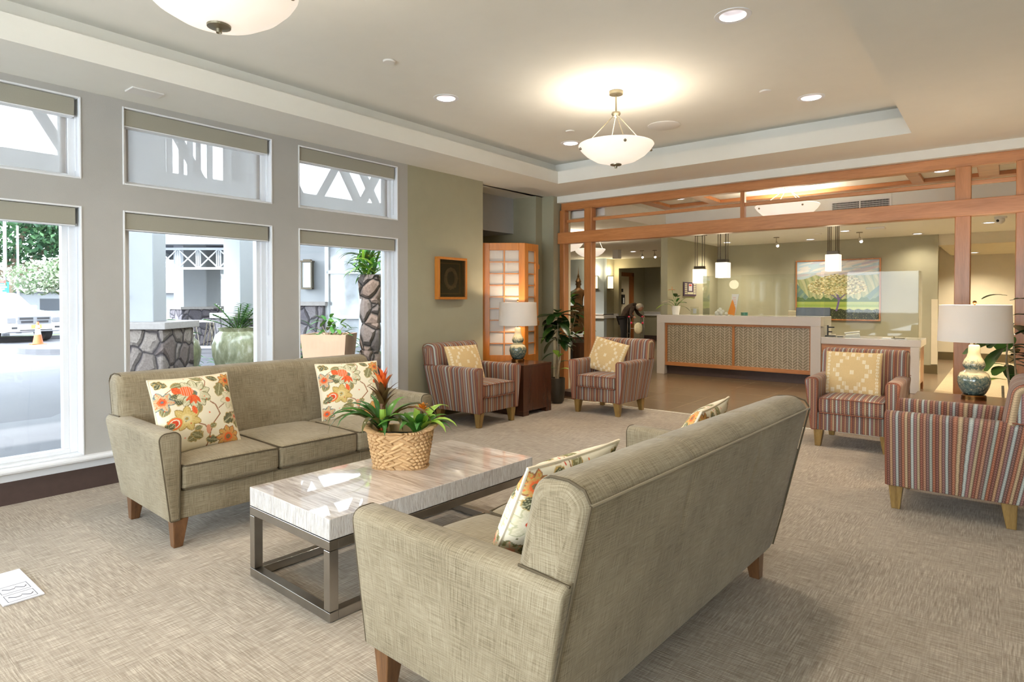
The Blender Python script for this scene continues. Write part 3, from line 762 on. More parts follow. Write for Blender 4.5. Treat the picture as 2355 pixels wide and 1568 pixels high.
# ================================================================ UPHOLSTERY
def upholstered(name, label, cat, Wd, D, H, ncush, fab, legm, loc, rz, lean=.155, armh=.615, aw=.115, group=None):
    """front at y=0 (facing -y), back at y=D"""
    t = thing(name, label, cat, loc, rz, group)
    hw = Wd/2; inb = .055; zb = .148
    def half(z): return hw-inb*max(0, (armh-.02-z))/(armh-.02-zb)
    def rear(z): return D+lean*max(0, z-zb)/(H-.05-zb)
    iw = hw-aw
    # arms
    for sgn in (-1, 1):
        pr = rpoly([(iw+.01, zb), (hw-inb, zb), (hw, armh), (hw-aw, armh+.004)], [.006, .01, .035, .035], 4, .07)
        pr = [(sgn*x, z) for x, z in pr]
        if sgn < 0: pr.reverse()
        def dfm(x, y, z): return (x, y*(rear(z)-.004)/D if y > D*.5 else y, z)
        m = MB(); m.extr(pr, 0, D, 'y', .012, 3, n=8, deform=dfm)
        a = m.build('arm', fab, t, smooth=True, ang=60, recalc=True)
        # welt round the arm's front panel
        path = []
        for x, z in rpoly([(iw+.012, zb+.004), (hw-inb-.003, zb+.004), (hw-.004, armh-.002), (hw-aw+.003, armh+.001)], [.006, .01, .035, .035], 5, .08):
            path.append((sgn*x, .004, z))
        MB().tube(path, .0036, 6, closed=True).build('piping', 'piping_dark' if fab == 'chenille' else fab, a, smooth=True)
    # base
    m = MB(); m.extr(rpoly([(.02, zb), (D-.02, zb), (D-.02, .30), (.02, .30)], [.01, .01, .01, .01], 2, .1), -iw-.02, iw+.02, 'x', .004, 1, n=6)
    b = m.build('base', fab, t, smooth=True, ang=50, recalc=True)
    # backrest
    zt = H
    pr = rpoly([(D-.16, zb+.01), (D, zb), (D+lean, H-.052), (D+lean-.055, H+.002), (D+lean-.175, H-.014), (D-.115, .44), (D-.12, .30)], [.01, .01, .05, .06, .07, .08, .02], 5, .07)
    seams = [-hw+Wd*(i+1)/ncush for i in range(ncush-1)]
    def modf(a, y, z, ins):
        g = sum(math.exp(-((a-s)/.012)**2) for s in seams)*.006
        e = 0.0
        if z > armh-.05:
            cy = D+lean*.6-.07; dy, dz = y-cy, z-(armh+.05); L = math.hypot(dy, dz) or 1
            y -= dy/L*g; z -= dz/L*g
            if y < D+lean*.55: y -= .012*math.cos((a/hw*1.2))          # slight crown
        return (y, z)
    def dfm(x, y, z): return (x*min(half(z)-.004, hw-(.034 if ncush > 1 else .012))/hw, y, z)
    ex = [s+d for s in seams for d in (-.03, -.015, 0, .015, .03)]
    m = MB(); m.extr(pr, -hw, hw, 'x', .045, 5, extra=ex, n=14, modf=modf, deform=dfm)
    bk = m.build('backrest', fab, t, smooth=True, ang=55, recalc=True)
    # welts: across the rear top edge, down the rear corners, over the seams
    def wl(path, mt='piping_dark', r=.0038): MB().tube(path, r, 6).build('piping', mt if fab == 'chenille' else fab, bk, smooth=True)
    he = hw-(.034 if ncush > 1 else .012)
    def rp(z, x): return (x*min(half(z), he)/hw, rear(z)+.001, z)
    zz = H-.052
    wl([(-he+.012, rear(zz)+.001, zz-.002), (he-.012, rear(zz)+.001, zz-.002)], fab)
    for sgn in (-1, 1):
        wl([rp(z, sgn*(hw-.012)) for z in (.16, .3, .45, .6, .7, zz)])
        # the joint between back and arm, and over the top of the end
        wl([(sgn*(he+.004), rear(.61)-.002, armh-.004), (sgn*(he+.003), D-.0, armh+.002), (sgn*(he+.001), D-.06, armh+.004)])
        wl([(sgn*(he-.012), rear(zz)-.002, zz+.004), (sgn*(he-.014), D+lean-.02, H-.020), (sgn*(he-.018), D+lean-.07, H-.006), (sgn*(he-.024), D+lean-.13, H-.008), (sgn*(he-.03), D+lean-.155, H-.022)])
    # cushions
    cw = 2*iw/ncush
    for i in range(ncush):
        a0 = -iw+cw*i+.003; a1 = a0+cw-.006; fd = D-.13
        pr = rpoly([(-.004, .302), (fd, .302), (fd, .43), (-.004, .43)], [.03, .03, .02, .018], 4, .035)
        def cm(a, y, z, ins, a0=a0, a1=a1, fd=fd):
            u = (a-a0)/(a1-a0); v = max(0, min(1, (y+.004)/fd))
            c = (max(0, math.sin(PI*u))**.45)*(max(0, math.sin(PI*min(1, v*.9+.06)))**.5)
            if z > .37: z += .032*c
            y -= .008*math.sin(PI*max(0, min(1, u))) if v < .1 else 0
            return (y, z)
        m = MB(); m.extr(pr, a0, a1, 'x', .02, 4, n=10, modf=cm)
        c = m.build('seat_cushion', fab, t, smooth=True, ang=60, recalc=True)
        for zc in (.432, .308):
            pth = [(a0+.008, fd-.1, zc)]+[(a0+.004, .03, zc)]+[(a0+.012+(a1-a0-.024)*q/8, -.004-.010*math.sin(PI*q/8), zc+(.004*math.sin(PI*q/8) if zc > .4 else 0)) for q in range(9)]+[(a1-.004, .03, zc), (a1-.008, fd-.1, zc)]
            MB().tube(pth, .0042, 6).build('piping', 'piping_dark' if fab == 'chenille' else fab, c, smooth=True)
    for s in seams:
        wl([(s*.985, .018+0*s, .15), (s*.985, .0165, .30)], fab, .0025)
    # legs
    for sx in (-1, 1):
        for (yy, dy) in ((.055, -.0), (D-.07, .012)):
            m = MB(); m.taper(sx*(hw-inb-.06), yy, 0, zb+.004, .046, .078, dx=sx*.008, dy=dy)
            m.build('leg', legm, t, bevel=.004)
    return t

DEG = math.radians
sofaL = upholstered('sofa', 'olive grey three-seat sofa standing along the windows, two floral cushions on it', 'sofa', 1.86, .755, .865, 3, 'chenille', 'sofa_leg_wood', (-3.318, 2.235, 0), DEG(90-2.3), group=None)
sofaR = upholstered('sofa', 'grey-green sofa in the foreground turned with its back to the camera', 'sofa', 1.86, .755, .866, 3, 'chenille', 'sofa_leg_wood', (-1.632, 2.165, 0), DEG(-90-2.3))
CH = dict(Wd=.742, D=.675, H=.842, ncush=1, fab='stripe_fabric', legm='leg_wood', lean=.12, armh=.612, aw=.115)
ch = upholstered('armchair', 'striped armchair against the sage wall under the small framed wreath', 'armchair', loc=(-4.115, 4.925, 0), rz=DEG(90), group='striped armchairs', **CH)
copy_tree(ch, loc=(-3.625, 6.03, 0), rz=DEG(0), label='striped armchair in front of the left timber posts, beside the potted fiddle plant')
copy_tree(ch, loc=(-1.035, 5.955, 0), rz=DEG(0), label='striped armchair with a square tan pillow, facing the camera before the low desk')
copy_tree(ch, loc=(-.578, 4.765, 0), rz=DEG(-90), label='striped armchair cut by the right edge, seen from its side')

# ---------------------------------------------------------------- cushions painted in cloth colours
def canvas(nx, ny, col):
    u, v = np.meshgrid(np.linspace(0, 1, nx), np.linspace(0, 1, ny), indexing='xy')
    img = np.ones((ny, nx, 4), dtype=np.float32); img[:, :, :3] = col[:3]
    return u, v, img
def dab(img, mask, col, a=1.0):
    img[..., :3] = np.where(mask[..., None], img[..., :3]*(1-a)+np.array(col[:3])*a, img[..., :3])
def ell(u, v, cx, cy, a, b, th=0):
    c, s = math.cos(th), math.sin(th); x = (u-cx)*c+(v-cy)*s; y = -(u-cx)*s+(v-cy)*c
    return x, y, (x/a)**2+(y/b)**2
def leafshape(u, v, cx, cy, L, w, th, lob=0):
    c, s = math.cos(th), math.sin(th); x = ((u-cx)*c+(v-cy)*s)/L; y = (-(u-cx)*s+(v-cy)*c)/w
    prof = np.clip(np.sin(np.clip(x, 0, 1)*PI), 0, 1)**.7
    if lob: prof = prof*(.72+.28*np.abs(np.sin(x*PI*lob)))
    return (x > 0) & (x < 1) & (np.abs(y) < prof), x, y
def stem(img, u, v, pts, w, col):
    for (x0, y0), (x1, y1) in zip(pts[:-1], pts[1:]):
        dx, dy = x1-x0, y1-y0; L2 = dx*dx+dy*dy; t = np.clip(((u-x0)*dx+(v-y0)*dy)/L2, 0, 1)
        dab(img, (u-x0-t*dx)**2+(v-y0-t*dy)**2 < w*w, col)
def paint_leaf(img, u, v, cx, cy, L, w, th, c1, c2, lob=0, edge=None):
    if edge:
        k, _, _ = leafshape(u, v, cx-.006*math.cos(th), cy-.006*math.sin(th), L+.014, w+.011, th, lob); dab(img, k, edge)
    k, x, y = leafshape(u, v, cx, cy, L, w, th, lob); dab(img, k, c1)
    dab(img, k & (np.abs(y) < .07), c2); dab(img, k & (np.mod(x*9+np.abs(y)*2.5, 1) < .22), c2, .8)
def flower(img, u, v, cx, cy, R, n, cp, ce, c1, c2, th=0, squash=.85):
    for i in range(n):
        a = th+2*PI*i/n
        paint_leaf(img, u, v, cx+R*.25*math.cos(a), cy+R*.25*math.sin(a)*squash, R*.8, R*.24, a, cp, c1, edge=ce)
    for i in range(n):
        a = th+2*PI*(i+.5)/n
        k, x, y = leafshape(u, v, cx, cy, R*.6, R*.17, a); dab(img, k, c1); dab(img, k & (x > .6), cp, .6)
    _, _, e = ell(u, v, cx, cy, R*.22, R*.2); dab(img, e < 1, c2); dab(img, e < .35, ce)
def floral_design(n=150, shift=(0, 0), seed=1):
    cream = S(236, 226, 200); u, v, img = canvas(n, n, cream)
    u = np.mod(u+shift[0], 1.0); v = np.mod(v+shift[1], 1.0)
    ol, od, lg = S(128, 122, 82), S(84, 86, 62), S(196, 190, 152); og, orr, pk = S(236, 112, 62), S(214, 74, 46), S(228, 160, 128)
    gd, bl, br = S(206, 176, 104), S(110, 124, 124), S(158, 108, 74)
    stem(img, u, v, [(.52, .02), (.56, .2), (.50, .3), (.38, .36), (.30, .4)], .008, br)
    stem(img, u, v, [(.56, .2), (.62, .32), (.72, .42), (.68, .55), (.62, .6)], .008, br)
    stem(img, u, v, [(.72, .5), (.82, .56), (.92, .6)], .006, br); stem(img, u, v, [(.58, .78), (.63, .9), (.60, 1.0)], .006, br)
    stem(img, u, v, [(.12, .78), (.22, .84), (.3, .9)], .005, br)
    for (a, b, L, w, t, lb) in ((.36, .62, .28, .07, 2.7, 4), (.42, .46, .16, .05, 1.2, 0), (.76, .30, .2, .075, .5, 3), (.74, .66, .22, .07, 1.15, 3), (.62, .62, .14, .045, 2.3, 0), (.2, .86, .15, .04, .2, 0), (.28, .14, .2, .06, .4, 4), (.46, .15, .15, .05, 2.6, 3), (.66, .08, .16, .05, 2.9, 3), (.6, .92, .16, .04, 2.5, 0), (.98, .2, .16, .05, 1.8, 3), (.05, .5, .14, .05, 1.1, 0), (.46, .29, .09, .025, 3.4, 0), (.56, .27, .09, .025, .2, 0)):
        paint_leaf(img, u, v, a, b, L, w, t, random.choice((ol, od, ol)), lg, lb, edge=S(190, 160, 100))
    flower(img, u, v, .44, .74, .2, 10, lg, ol, cream, bl, .2)
    _, _, e = ell(u, v, .36, .78, .085, .07, -.3); dab(img, e < 1, og); dab(img, (e < 1) & (np.mod(u*40, 1) < .3), cream, .5)
    for a in (3.7, 4.2, 4.7, 5.2): paint_leaf(img, u, v, .44, .72, .13, .022, a, og, orr)
    flower(img, u, v, .30, .42, .16, 7, gd, S(170, 140, 76), S(222, 200, 140), lg, .5)
    _, _, e = ell(u, v, .16, .38, .09, .07, .5); dab(img, e < 1.25, gd); dab(img, e < 1, og); dab(img, (e < .5) & (e > .3), cream); dab(img, e < .3, orr)
    flower(img, u, v, .90, .60, .13, 6, S(222, 212, 178), lg, cream, orr, .1); _, _, e = ell(u, v, .88, .6, .04, .035); dab(img, e < 1, og)
    flower(img, u, v, .80, .10, .15, 9, gd, br, og, ol, .3); flower(img, u, v, .07, .68, .13, 6, lg, bl, og, orr, .8)
    _, _, e = ell(u, v, .54, .24, .03, .06); dab(img, e < 1, pk); paint_leaf(img, u, v, .42, .46, .12, .03, 1.75, og, orr); paint_leaf(img, u, v, .2, .84, .12, .05, -.7, og, orr)
    flower(img, u, v, .06, .12, .12, 7, lg, bl, og, orr, .4); flower(img, u, v, .93, .88, .11, 8, gd, br, og, ol, .2); flower(img, u, v, .95, .36, .08, 6, lg, ol, pk, orr, .2)
    for (a, b, L, w, t, lb) in ((.02, .95, .16, .05, -.4, 3), (.02, .3, .16, .05, .5, 3), (.8, .9, .14, .04, 2.6, 0), (.98, .72, .12, .05, 2.4, 3), (.04, .86, .1, .03, .9, 0)): paint_leaf(img, u, v, a, b, L, w, t, od, lg, lb, edge=S(190, 160, 100))
    for i in range(26):
        a, b = random.random(), random.random(); _, _, e = ell(u, v, a, b, .008, .008); dab(img, e < 1, random.choice((og, orr, ol)))
    return img
def ikat_design(n=130):
    tan = S(218, 188, 136); u, v, img = canvas(n, n, tan); w = S(240, 230, 204)
    dia = [(0, 0), (0, 4), (1, 3.2), (-1, 3.2), (2, 2.4), (-2, 2.4), (2.6, 1.4), (-2.6, 1.4), (3.2, .4), (-3.2, .4), (2.6, -.6), (-2.6, -.6), (2, -1.6), (-2, -1.6), (1.3, -2.5), (-1.3, -2.5), (.8, -3.4), (-.8, -3.4), (2.3, -3.4), (-2.3, -3.4), (3.4, -3.9), (-3.4, -3.9), (1.6, 4), (-1.6, 4), (3.0, 4.1), (-3.0, 4.1), (0, -4.2), (1.6, -4.2), (-1.6, -4.2)]
    for a, b in dia:
        cx, cy = .5+a*.098, .5+b*.105
        for k in (-1, 0, 1):
            dab(img, (np.abs(u-cx-k*.022) < .0065) & (np.abs(v-cy) < .045), w)
    for cx in (.055, .08, .92, .945):
        dab(img, (np.abs(u-cx-.006*np.sin(v*60)) < .008) & (np.mod(v*14, 1) < .75), w)
    f = np.random.RandomState(3).rand(n, n)*.08+.96; img[..., :3] *= f[..., None]
    return img
def cushion_mesh(name, design, mt, sx, sz, th, piping, back=None, floppy=.03, pinch=.045):
    n = design.shape[0]; u = np.linspace(-1, 1, n); U, V = np.meshgrid(u, u, indexing='xy')
    # concave edges, pointed corners
    X = U*(1-pinch*(1-np.abs(V)**2.2)*np.abs(U)**3); Z = V*(1-pinch*(1-np.abs(U)**2.2)*np.abs(V)**3)
    prof = ((1-np.abs(U)**2.6)*(1-np.abs(V)**2.6)); prof = np.clip(prof, 0, 1)**.55
    rs = np.random.RandomState(5); wr = np.zeros_like(U)
    for _ in range(14):
        a, b, c = rs.uniform(-3, 3, 3); wr += np.sin(a*U*2+b*V*2+c)*.0012
    T = prof*th/2+wr*prof
    vs = []; cols = []
    front = np.stack([X*sx/2, -T, Z*sz/2+sz/2], -1).reshape(-1, 3); bk = np.stack([X*sx/2, T*.9, Z*sz/2+sz/2], -1).reshape(-1, 3)
    m = MB(); fs = []
    for j in range(n-1):
        for i in range(n-1):
            a = j*n+i; fs.append((a, a+1, a+n+1, a+n))
    N2 = n*n; fs += [(a+N2, b+N2, c+N2, d+N2) for (d, c, b, a) in fs]
    m.add(list(map(tuple, np.concatenate([front, bk]))), fs)
    cols = np.concatenate([design.reshape(-1, 4), (back if back is not None else design).reshape(-1, 4)])
    o = m.build(name, mt, smooth=True, ang=180, colors=cols)
    idx = [(0, i) for i in range(0, n, 6)]+[(i, n-1) for i in range(0, n, 6)]+[(n-1, n-1-i) for i in range(0, n, 6)]+[(n-1-i, 0) for i in range(0, n, 6)]
    pth = [tuple(front[j*n+i]) for j, i in idx]
    if piping:
        MB().tube(pth, .0055, 6, closed=True).build('piping', piping, o, smooth=True)
    return o
fd = floral_design(); 
pil = cushion_mesh('throw_pillow', fd, 'floral_cloth', .47, .44, .15, 'piping_floral' if 0 else 'piping_light')
tag(pil, 'floral throw pillow leaning on the near arm of the window sofa', 'pillow', 'floral throw pillows')
def put(o, loc, rot): o.location = loc; o.rotation_euler = rot; return o
put(pil, (-3.60, 1.645, .437), (DEG(-20), 0, DEG(90+5)))
p2 = copy_tree(pil, label='floral throw pillow at the far end of the window sofa, behind the bromeliad'); put(p2, (-3.70, 2.78, .43), (DEG(-25), 0, DEG(90-18)))
p3 = copy_tree(pil, label='floral throw pillow on the foreground sofa, near the camera, seen from behind'); put(p3, (-1.21, 1.60, .437), (DEG(-26), 0, DEG(-90-3)))
p4 = copy_tree(pil, label='floral throw pillow peeping over the far end of the foreground sofa'); put(p4, (-1.20, 2.70, .44), (DEG(-26), 0, DEG(-90+6)))
ik = cushion_mesh('throw_pillow', ikat_design(), 'ikat_cloth', .46, .40, .12, None, pinch=.02)
tag(ik, 'tan woven pillow with its white side edge showing, on the armchair by the sage wall', 'pillow', 'tan woven pillows')
put(ik, (-4.46, 4.84, .44), (DEG(-22), 0, DEG(90-6)))
q2 = copy_tree(ik, label='tan pillow with white bar pattern tilted on the armchair before the timber posts'); put(q2, (-3.74, 6.36, .45), (DEG(-20), DEG(12), DEG(0)))
q3 = copy_tree(ik, label='tan pillow with a white diamond of bars on the armchair facing the camera'); put(q3, (-1.08, 6.27, .44), (DEG(-16), 0, DEG(0)))

# ================================================================ COFFEE TABLE
t = thing('coffee_table', 'long travertine-topped coffee table on a brushed metal frame between the sofas', 'coffee table', (-2.105, 1.455, 0), DEG(-2.0))
TW, TL = .665, 1.30       # local: x from -TW..0, y 0..TL
m = MB().mat('travertine').box(-TW, 0, 0, TL, .335, .422); m.mi = [0, 0, 1, 1, 1, 1]; m.mats.append('travertine_side'); m.mi = [1, 0, 1, 1, 1, 1]
m.build('tabletop', None, t, bevel=.003)
fr = .042; m = MB()
for z in (0, .29):
    for y in (0, TL-fr): m.box(-TW, 0, y, y+fr, z+.003, z+fr)
    for x in (-TW, -fr): m.box(x, x+fr, fr, TL-fr, z+.003, z+fr)
m.build('frame', 'metal', t, bevel=.002)
for x in (-TW, -fr):
    for y in (0, TL-fr): MB().box(x, x+fr, y, y+fr, .045, .29).build('leg', 'metal', t, bevel=.002)
tag(MB().box(0, 0, 0, 0, 0, 0).build('tmp', 'metal')); bpy.data.objects.remove(bpy.data.objects['tmp'])

# ---------------------------------------------------------------- basket
def superell(a, e): c, s = math.cos(a), math.sin(a); return (abs(c)**e*(1 if c >= 0 else -1), abs(s)**e*(1 if s >= 0 else -1))
bt = thing('woven_basket', 'oblong woven seagrass basket holding the bromeliads on the coffee table', 'basket', (-2.49, 2.165, .422), DEG(36))
bh = .215; nu, nv = 300, 96; vs = []; uv = []
for j in range(nv+1):
    v = j/nv; z = v*bh
    hx = .13+.037*v**.8; hy = .075+.035*v**.8
    rim = .012*math.exp(-((v-.965)/.03)**2)
    for i in range(nu):
        a = 2*PI*i/nu; x, y = superell(a, .55)
        row = v*11; ri = math.floor(row); ph = i/nu*34*1.0+(.5 if ri % 2 else 0)
        fx = ph-math.floor(ph); fy = row-ri
        sl = (fy-.5)*(.55 if ri % 2 else -.55)
        d = abs(((fx+sl) % 1)-.5)*2
        h = (1-d**2.2)*(1-(abs(fy-.5)*2)**2.5)
        if v > .93: h = .5+.5*math.cos(i/nu*2*PI*78)
        if v < .03: h = .5+.5*math.cos(i/nu*2*PI*110)
        k = 1+(h*(.019 if v > .93 or v < .03 else .002)+rim*.7)/.14
        dip = .014*math.cos(2*a)*v
        vs.append((hx*x*k, hy*y*k, z+dip*v)); uv.append((i/nu*.9, z))
m = MB(); fs = []; uvs = []
for j in range(nv):
    for i in range(nu):
        q = (j*nu+i, j*nu+(i+1) % nu, (j+1)*nu+(i+1) % nu, (j+1)*nu+i); fs.append(q); uvs.append([uv[k] for k in q])
k0 = len(vs)
for j in (0, 1):
    for i in range(nu):
        a = 2*PI*i/nu; x, y = superell(a, .55); f = (.9 if j == 0 else .8)
        vs.append(((.17*f)*x, (.11*f)*y, bh-.004+.014*math.cos(2*a) if j == 0 else .05))
for i in range(nu):
    i2 = (i+1) % nu
    fs.append((nv*nu+i, nv*nu+i2, k0+i2, k0+i)); uvs.append([(0, 0)]*4); fs.append((k0+i, k0+i2, k0+nu+i2, k0+nu+i)); uvs.append([(0, 0)]*4)
m.add(vs, fs, uvs)
def bsurf(a, v):
    x, y = superell(a, .55); return Vector(((.13+.037*v**.8)*x, (.075+.035*v**.8)*y, v*bh+.014*math.cos(2*a)*v))
rr = random.Random(2)
for ri in range(10):
    v = .07+ri*.086; sg_ = 1 if ri % 2 else -1; nn_ = 26
    for i in range(nn_):
        a = 2*PI*(i+(.5 if ri % 2 else 0))/nn_+rr.uniform(-.02, .02); c = bsurf(a, v); tg = (bsurf(a+.02, v)-bsurf(a-.02, v)).normalized(); up = Vector((0, 0, 1)); nr = tg.cross(up).normalized()
        d_ = (tg+up*sg_*rr.uniform(.35, .55)).normalized(); w_ = nr.cross(d_).normalized(); L_ = .5*(bsurf(a+PI/nn_, v)-bsurf(a-PI/nn_, v)).length*1.35
        M_ = Matrix.Translation(c+nr*.0015) @ Matrix((d_, nr, w_)).transposed().to_4x4()
        k_ = len(m.f); m.xf(M_).sphere((0, 0, 0), 1, 8, 6, (L_, .009, .0095*rr.uniform(.85, 1.15))); m.xf()
        for q in range(k_, len(m.f)): m.uv[q] = [(i*.03+.01*e, ri*.05) for e in range(4)]
m.build('basket_body', 'seagrass', bt, smooth=True, ang=80)
MB().prism([(superell(2*PI*i/40, .55)[0]*.135, superell(2*PI*i/40, .55)[1]*.083) for i in range(40)], .11, .165).build('moss_filling', 'soil', bt)

def strap_leaf(m, p0, az, L, w, rise, droop, n=9, tw=0.0, cup=.25):
    """arching strap leaf from p0, heading az; rises then droops"""
    vs = []; fs = []
    x, z = 0.0, 0.0; ang = rise; st = L/n; d = Vector((math.cos(az), math.sin(az), 0)); sd = Vector((-math.sin(az), math.cos(az), 0))
    for i in range(n+1):
        t = i/n; ww = w*(math.sin(PI*min(1, .22+.78*t))**.6 if t < .999 else .03)*(1 if t < .5 else 1-(t-.5)*.9)
        c = Vector(p0)+d*x+Vector((0, 0, z)); nrm = Vector((-math.sin(ang)*d.x, -math.sin(ang)*d.y, math.cos(ang)))
        s2 = (sd*math.cos(tw*t)+nrm*math.sin(tw*t))
        vs += [c-s2*ww/2+nrm*ww*cup*.5, c-nrm*ww*cup*.2, c+s2*ww/2+nrm*ww*cup*.5]
        x += math.cos(ang)*st; z += math.sin(ang)*st; ang -= droop/n*(.4+1.2*t)
    for i in range(n):
        a = i*3; fs += [(a, a+1, a+4, a+3), (a+1, a+2, a+5, a+4)]
    m.add([tuple(v) for v in vs], fs)
def bromeliad(loc, label, leaves, spike, group='bromeliads in the basket'):
    t = thing('bromeliad', label, 'plant', loc, 0, group)
    m = MB()
    for (az, L, w, r, d, mt) in leaves: m.mat(mt); strap_leaf(m, (0, 0, 0), az, L, w, r, d)
    m.build('foliage', None, t, smooth=True, ang=180)
    if spike: spike(t)
    return t
R_ = random.Random(11)
VW = DEG(38.7)          # azimuth offset: local right of the photo is world azimuth 38.7 deg
def az_(deg): return DEG(deg)+VW
big = []
for (a, L, w, r, d, mt) in ((178, .40, .05, 1.05, 2.9, 'leaf_mid'), (186, .37, .05, .95, 2.3, 'leaf_palm'), (200, .38, .048, 1.0, 3.0, 'leaf_olive'), (215, .34, .05, 1.15, 2.9, 'leaf_mid'), (165, .33, .045, 1.2, 2.2, 'leaf_palm'), (150, .30, .045, 1.25, 2.0, 'leaf_mid'),
        (-20, .40, .052, 1.15, 2.9, 'leaf_bronze'), (-5, .42, .052, 1.2, 3.0, 'leaf_olive'), (20, .34, .05, 1.2, 2.4, 'leaf_mid'), (60, .30, .045, 1.3, 1.9, 'leaf_mid'), (100, .3, .045, 1.3, 1.8, 'leaf_mid'), (130, .26, .045, 1.4, 1.4, 'leaf_palm'), (250, .28, .05, 1.2, 3.2, 'leaf_olive'), (285, .27, .05, 1.2, 3.4, 'leaf_mid'), (310, .3, .05, 1.2, 3.1, 'leaf_olive'), (190, .24, .05, 1.3, 1.7, 'leaf_olive')):
    big.append((az_(a), L, w, r, d, mt))
def spike1(t):
    m = MB().mat('leaf_lime'); m.tube([(0, 0, .02), (0, 0, .14)], [.022, .017], 10); m.mat('petal_red').tube([(0, 0, .03), (0, 0, .09)], [.025, .021], 10)
    m.mat('leaf_bronze').tube([(0, 0, .13), (.003, 0, .26)], [.016, .012], 10); m.build('flower_stalk', None, t, smooth=True)
    m = MB(); rr = random.Random(4)
    for k in range(26):
        z = .13+k*.0065; m.mat('petal_red' if k > 12 else 'leaf_bronze')
        strap_leaf(m, (0, 0, z), k*2.4+.3, .14 if k < 16 else .10-.002*(k-16), .032 if k < 16 else .024, 1.28 if k > 10 else 1.1, .9 if k < 20 else .3, n=6)
    m.build('flower_bracts', None, t, smooth=True, ang=180)
bromeliad((-2.57, 2.11, .585), 'tall bromeliad with a red-orange flower spike, left in the woven basket', big, spike1)
sm = []
for k in range(20):
    a = k*137.5; sm.append((DEG(a), R_.uniform(.22, .31), .055, R_.uniform(.75, 1.2), R_.uniform(1.6, 2.6), R_.choice(('leaf_mid', 'leaf_palm', 'leaf_mid', 'leaf_lime'))))
def spike2(t):
    MB().tube([(0, 0, .0), (.02, .01, .145)], [.012, .009], 8).build('flower_stalk', 'leaf_bronze', t, smooth=True)
    m = MB(); 
    for k in range(22): strap_leaf(m, (.02, .01, .135+k*.0008), k*2.4, .062-.0015*k, .022, .15+.05*k, -.4, n=4)
    m.build('flower_bracts', 'petal_orange', t, smooth=True, ang=180)
bromeliad((-2.42, 2.225, .58), 'low leafy bromeliad with an orange flower, right in the woven basket', sm, spike2)

# ================================================================ SIDE TABLES, LAMPS, POTTED PLANTS
def side_table(loc, w, d, h, label):
    t = thing('side_table', label, 'side table', loc, 0, 'dark wood cube side tables')
    MB().box(-w/2, w/2, -d/2, d/2, .05, h-.022).build('cabinet_body', 'walnut', t, bevel=.002)
    MB().box(-w/2-.002, w/2+.002, -d/2-.002, d/2+.002, h-.022, h).build('tabletop', 'walnut', t, bevel=.002)
    m = MB(); m.box(-w/2, w/2, -d/2, -d/2+.1, 0, .05); m.box(-w/2, w/2, d/2-.1, d/2, 0, .05); m.build('plinth', 'walnut', t)
side_table((-4.435, 5.70, 0), .49, .54, .572, 'dark brown cube side table beside the armchair at the sage wall')
side_table((-.26, 5.70, 0), .58, .56, .56, 'dark brown side table under the right lamp, between two striped armchairs')
def table_lamp(loc, label, e=5):
    t = thing('table_lamp', label, 'lamp', loc, 0, 'gourd table lamps')
    MB().lathe([(.0001, 0), (.078, 0), (.079, .022), (.072, .03), (.0001, .03)], n=40).build('lamp_foot', 'bronze', t, smooth=True)
    pr = [(.0001, .03), (.062, .03), (.075, .045), (.094, .085), (.104, .125), (.103, .155), (.088, .19), (.062, .21), (.052, .217), (.060, .226), (.070, .245), (.071, .262), (.062, .288), (.046, .315), (.038, .345), (.036, .395), (.030, .405), (.012, .406)]
    MB().lathe(pr, n=48).build('lamp_body', 'lamp_glaze', t, smooth=True, ang=70)
    m = MB(); m.tube([(0, 0, .40), (0, 0, .72)], .006, 8); m.sphere((0, 0, .725), .013, 12, 8); m.build('finial', 'bronze', t, smooth=True)
    m = MB()
    for i in range(3):
        a = 2*PI*i/3; m.tube([(0, 0, .70), (.222*math.cos(a), .222*math.sin(a), .70)], .002, 5)
    m.build('shade_spider', 'nickel', t)
    m = MB(); m.lathe([(.232, .43), (.222, .705), (.2205, .705), (.2305, .43), (.232, .43)], n=64); m.build('lamp_shade', 'lamp_linen', t, smooth=True, ang=60)
    m = MB(); m.lathe([(.0001, .5), (.02, .5), (.03, .55), (.02, .59), (.0001, .6)], n=16); m.build('bulb', 'bulb_soft', t, smooth=True)
    lamp('lamp_glow', 'POINT', (0, 0, .60), e*4.5, (1, .78, .55), .05, parent=t)
    return t
P('bulb_soft', S(240, 230, 215), .4, emit=(1, .8, .6, 1), es=1.5)
table_lamp((-4.54, 5.775, .572), 'glazed gourd table lamp with white drum shade before the shoji screen', 1.8)
table_lamp((-.18, 5.80, .56), 'blue-green gourd lamp with wide white shade near the right edge', 4.5)

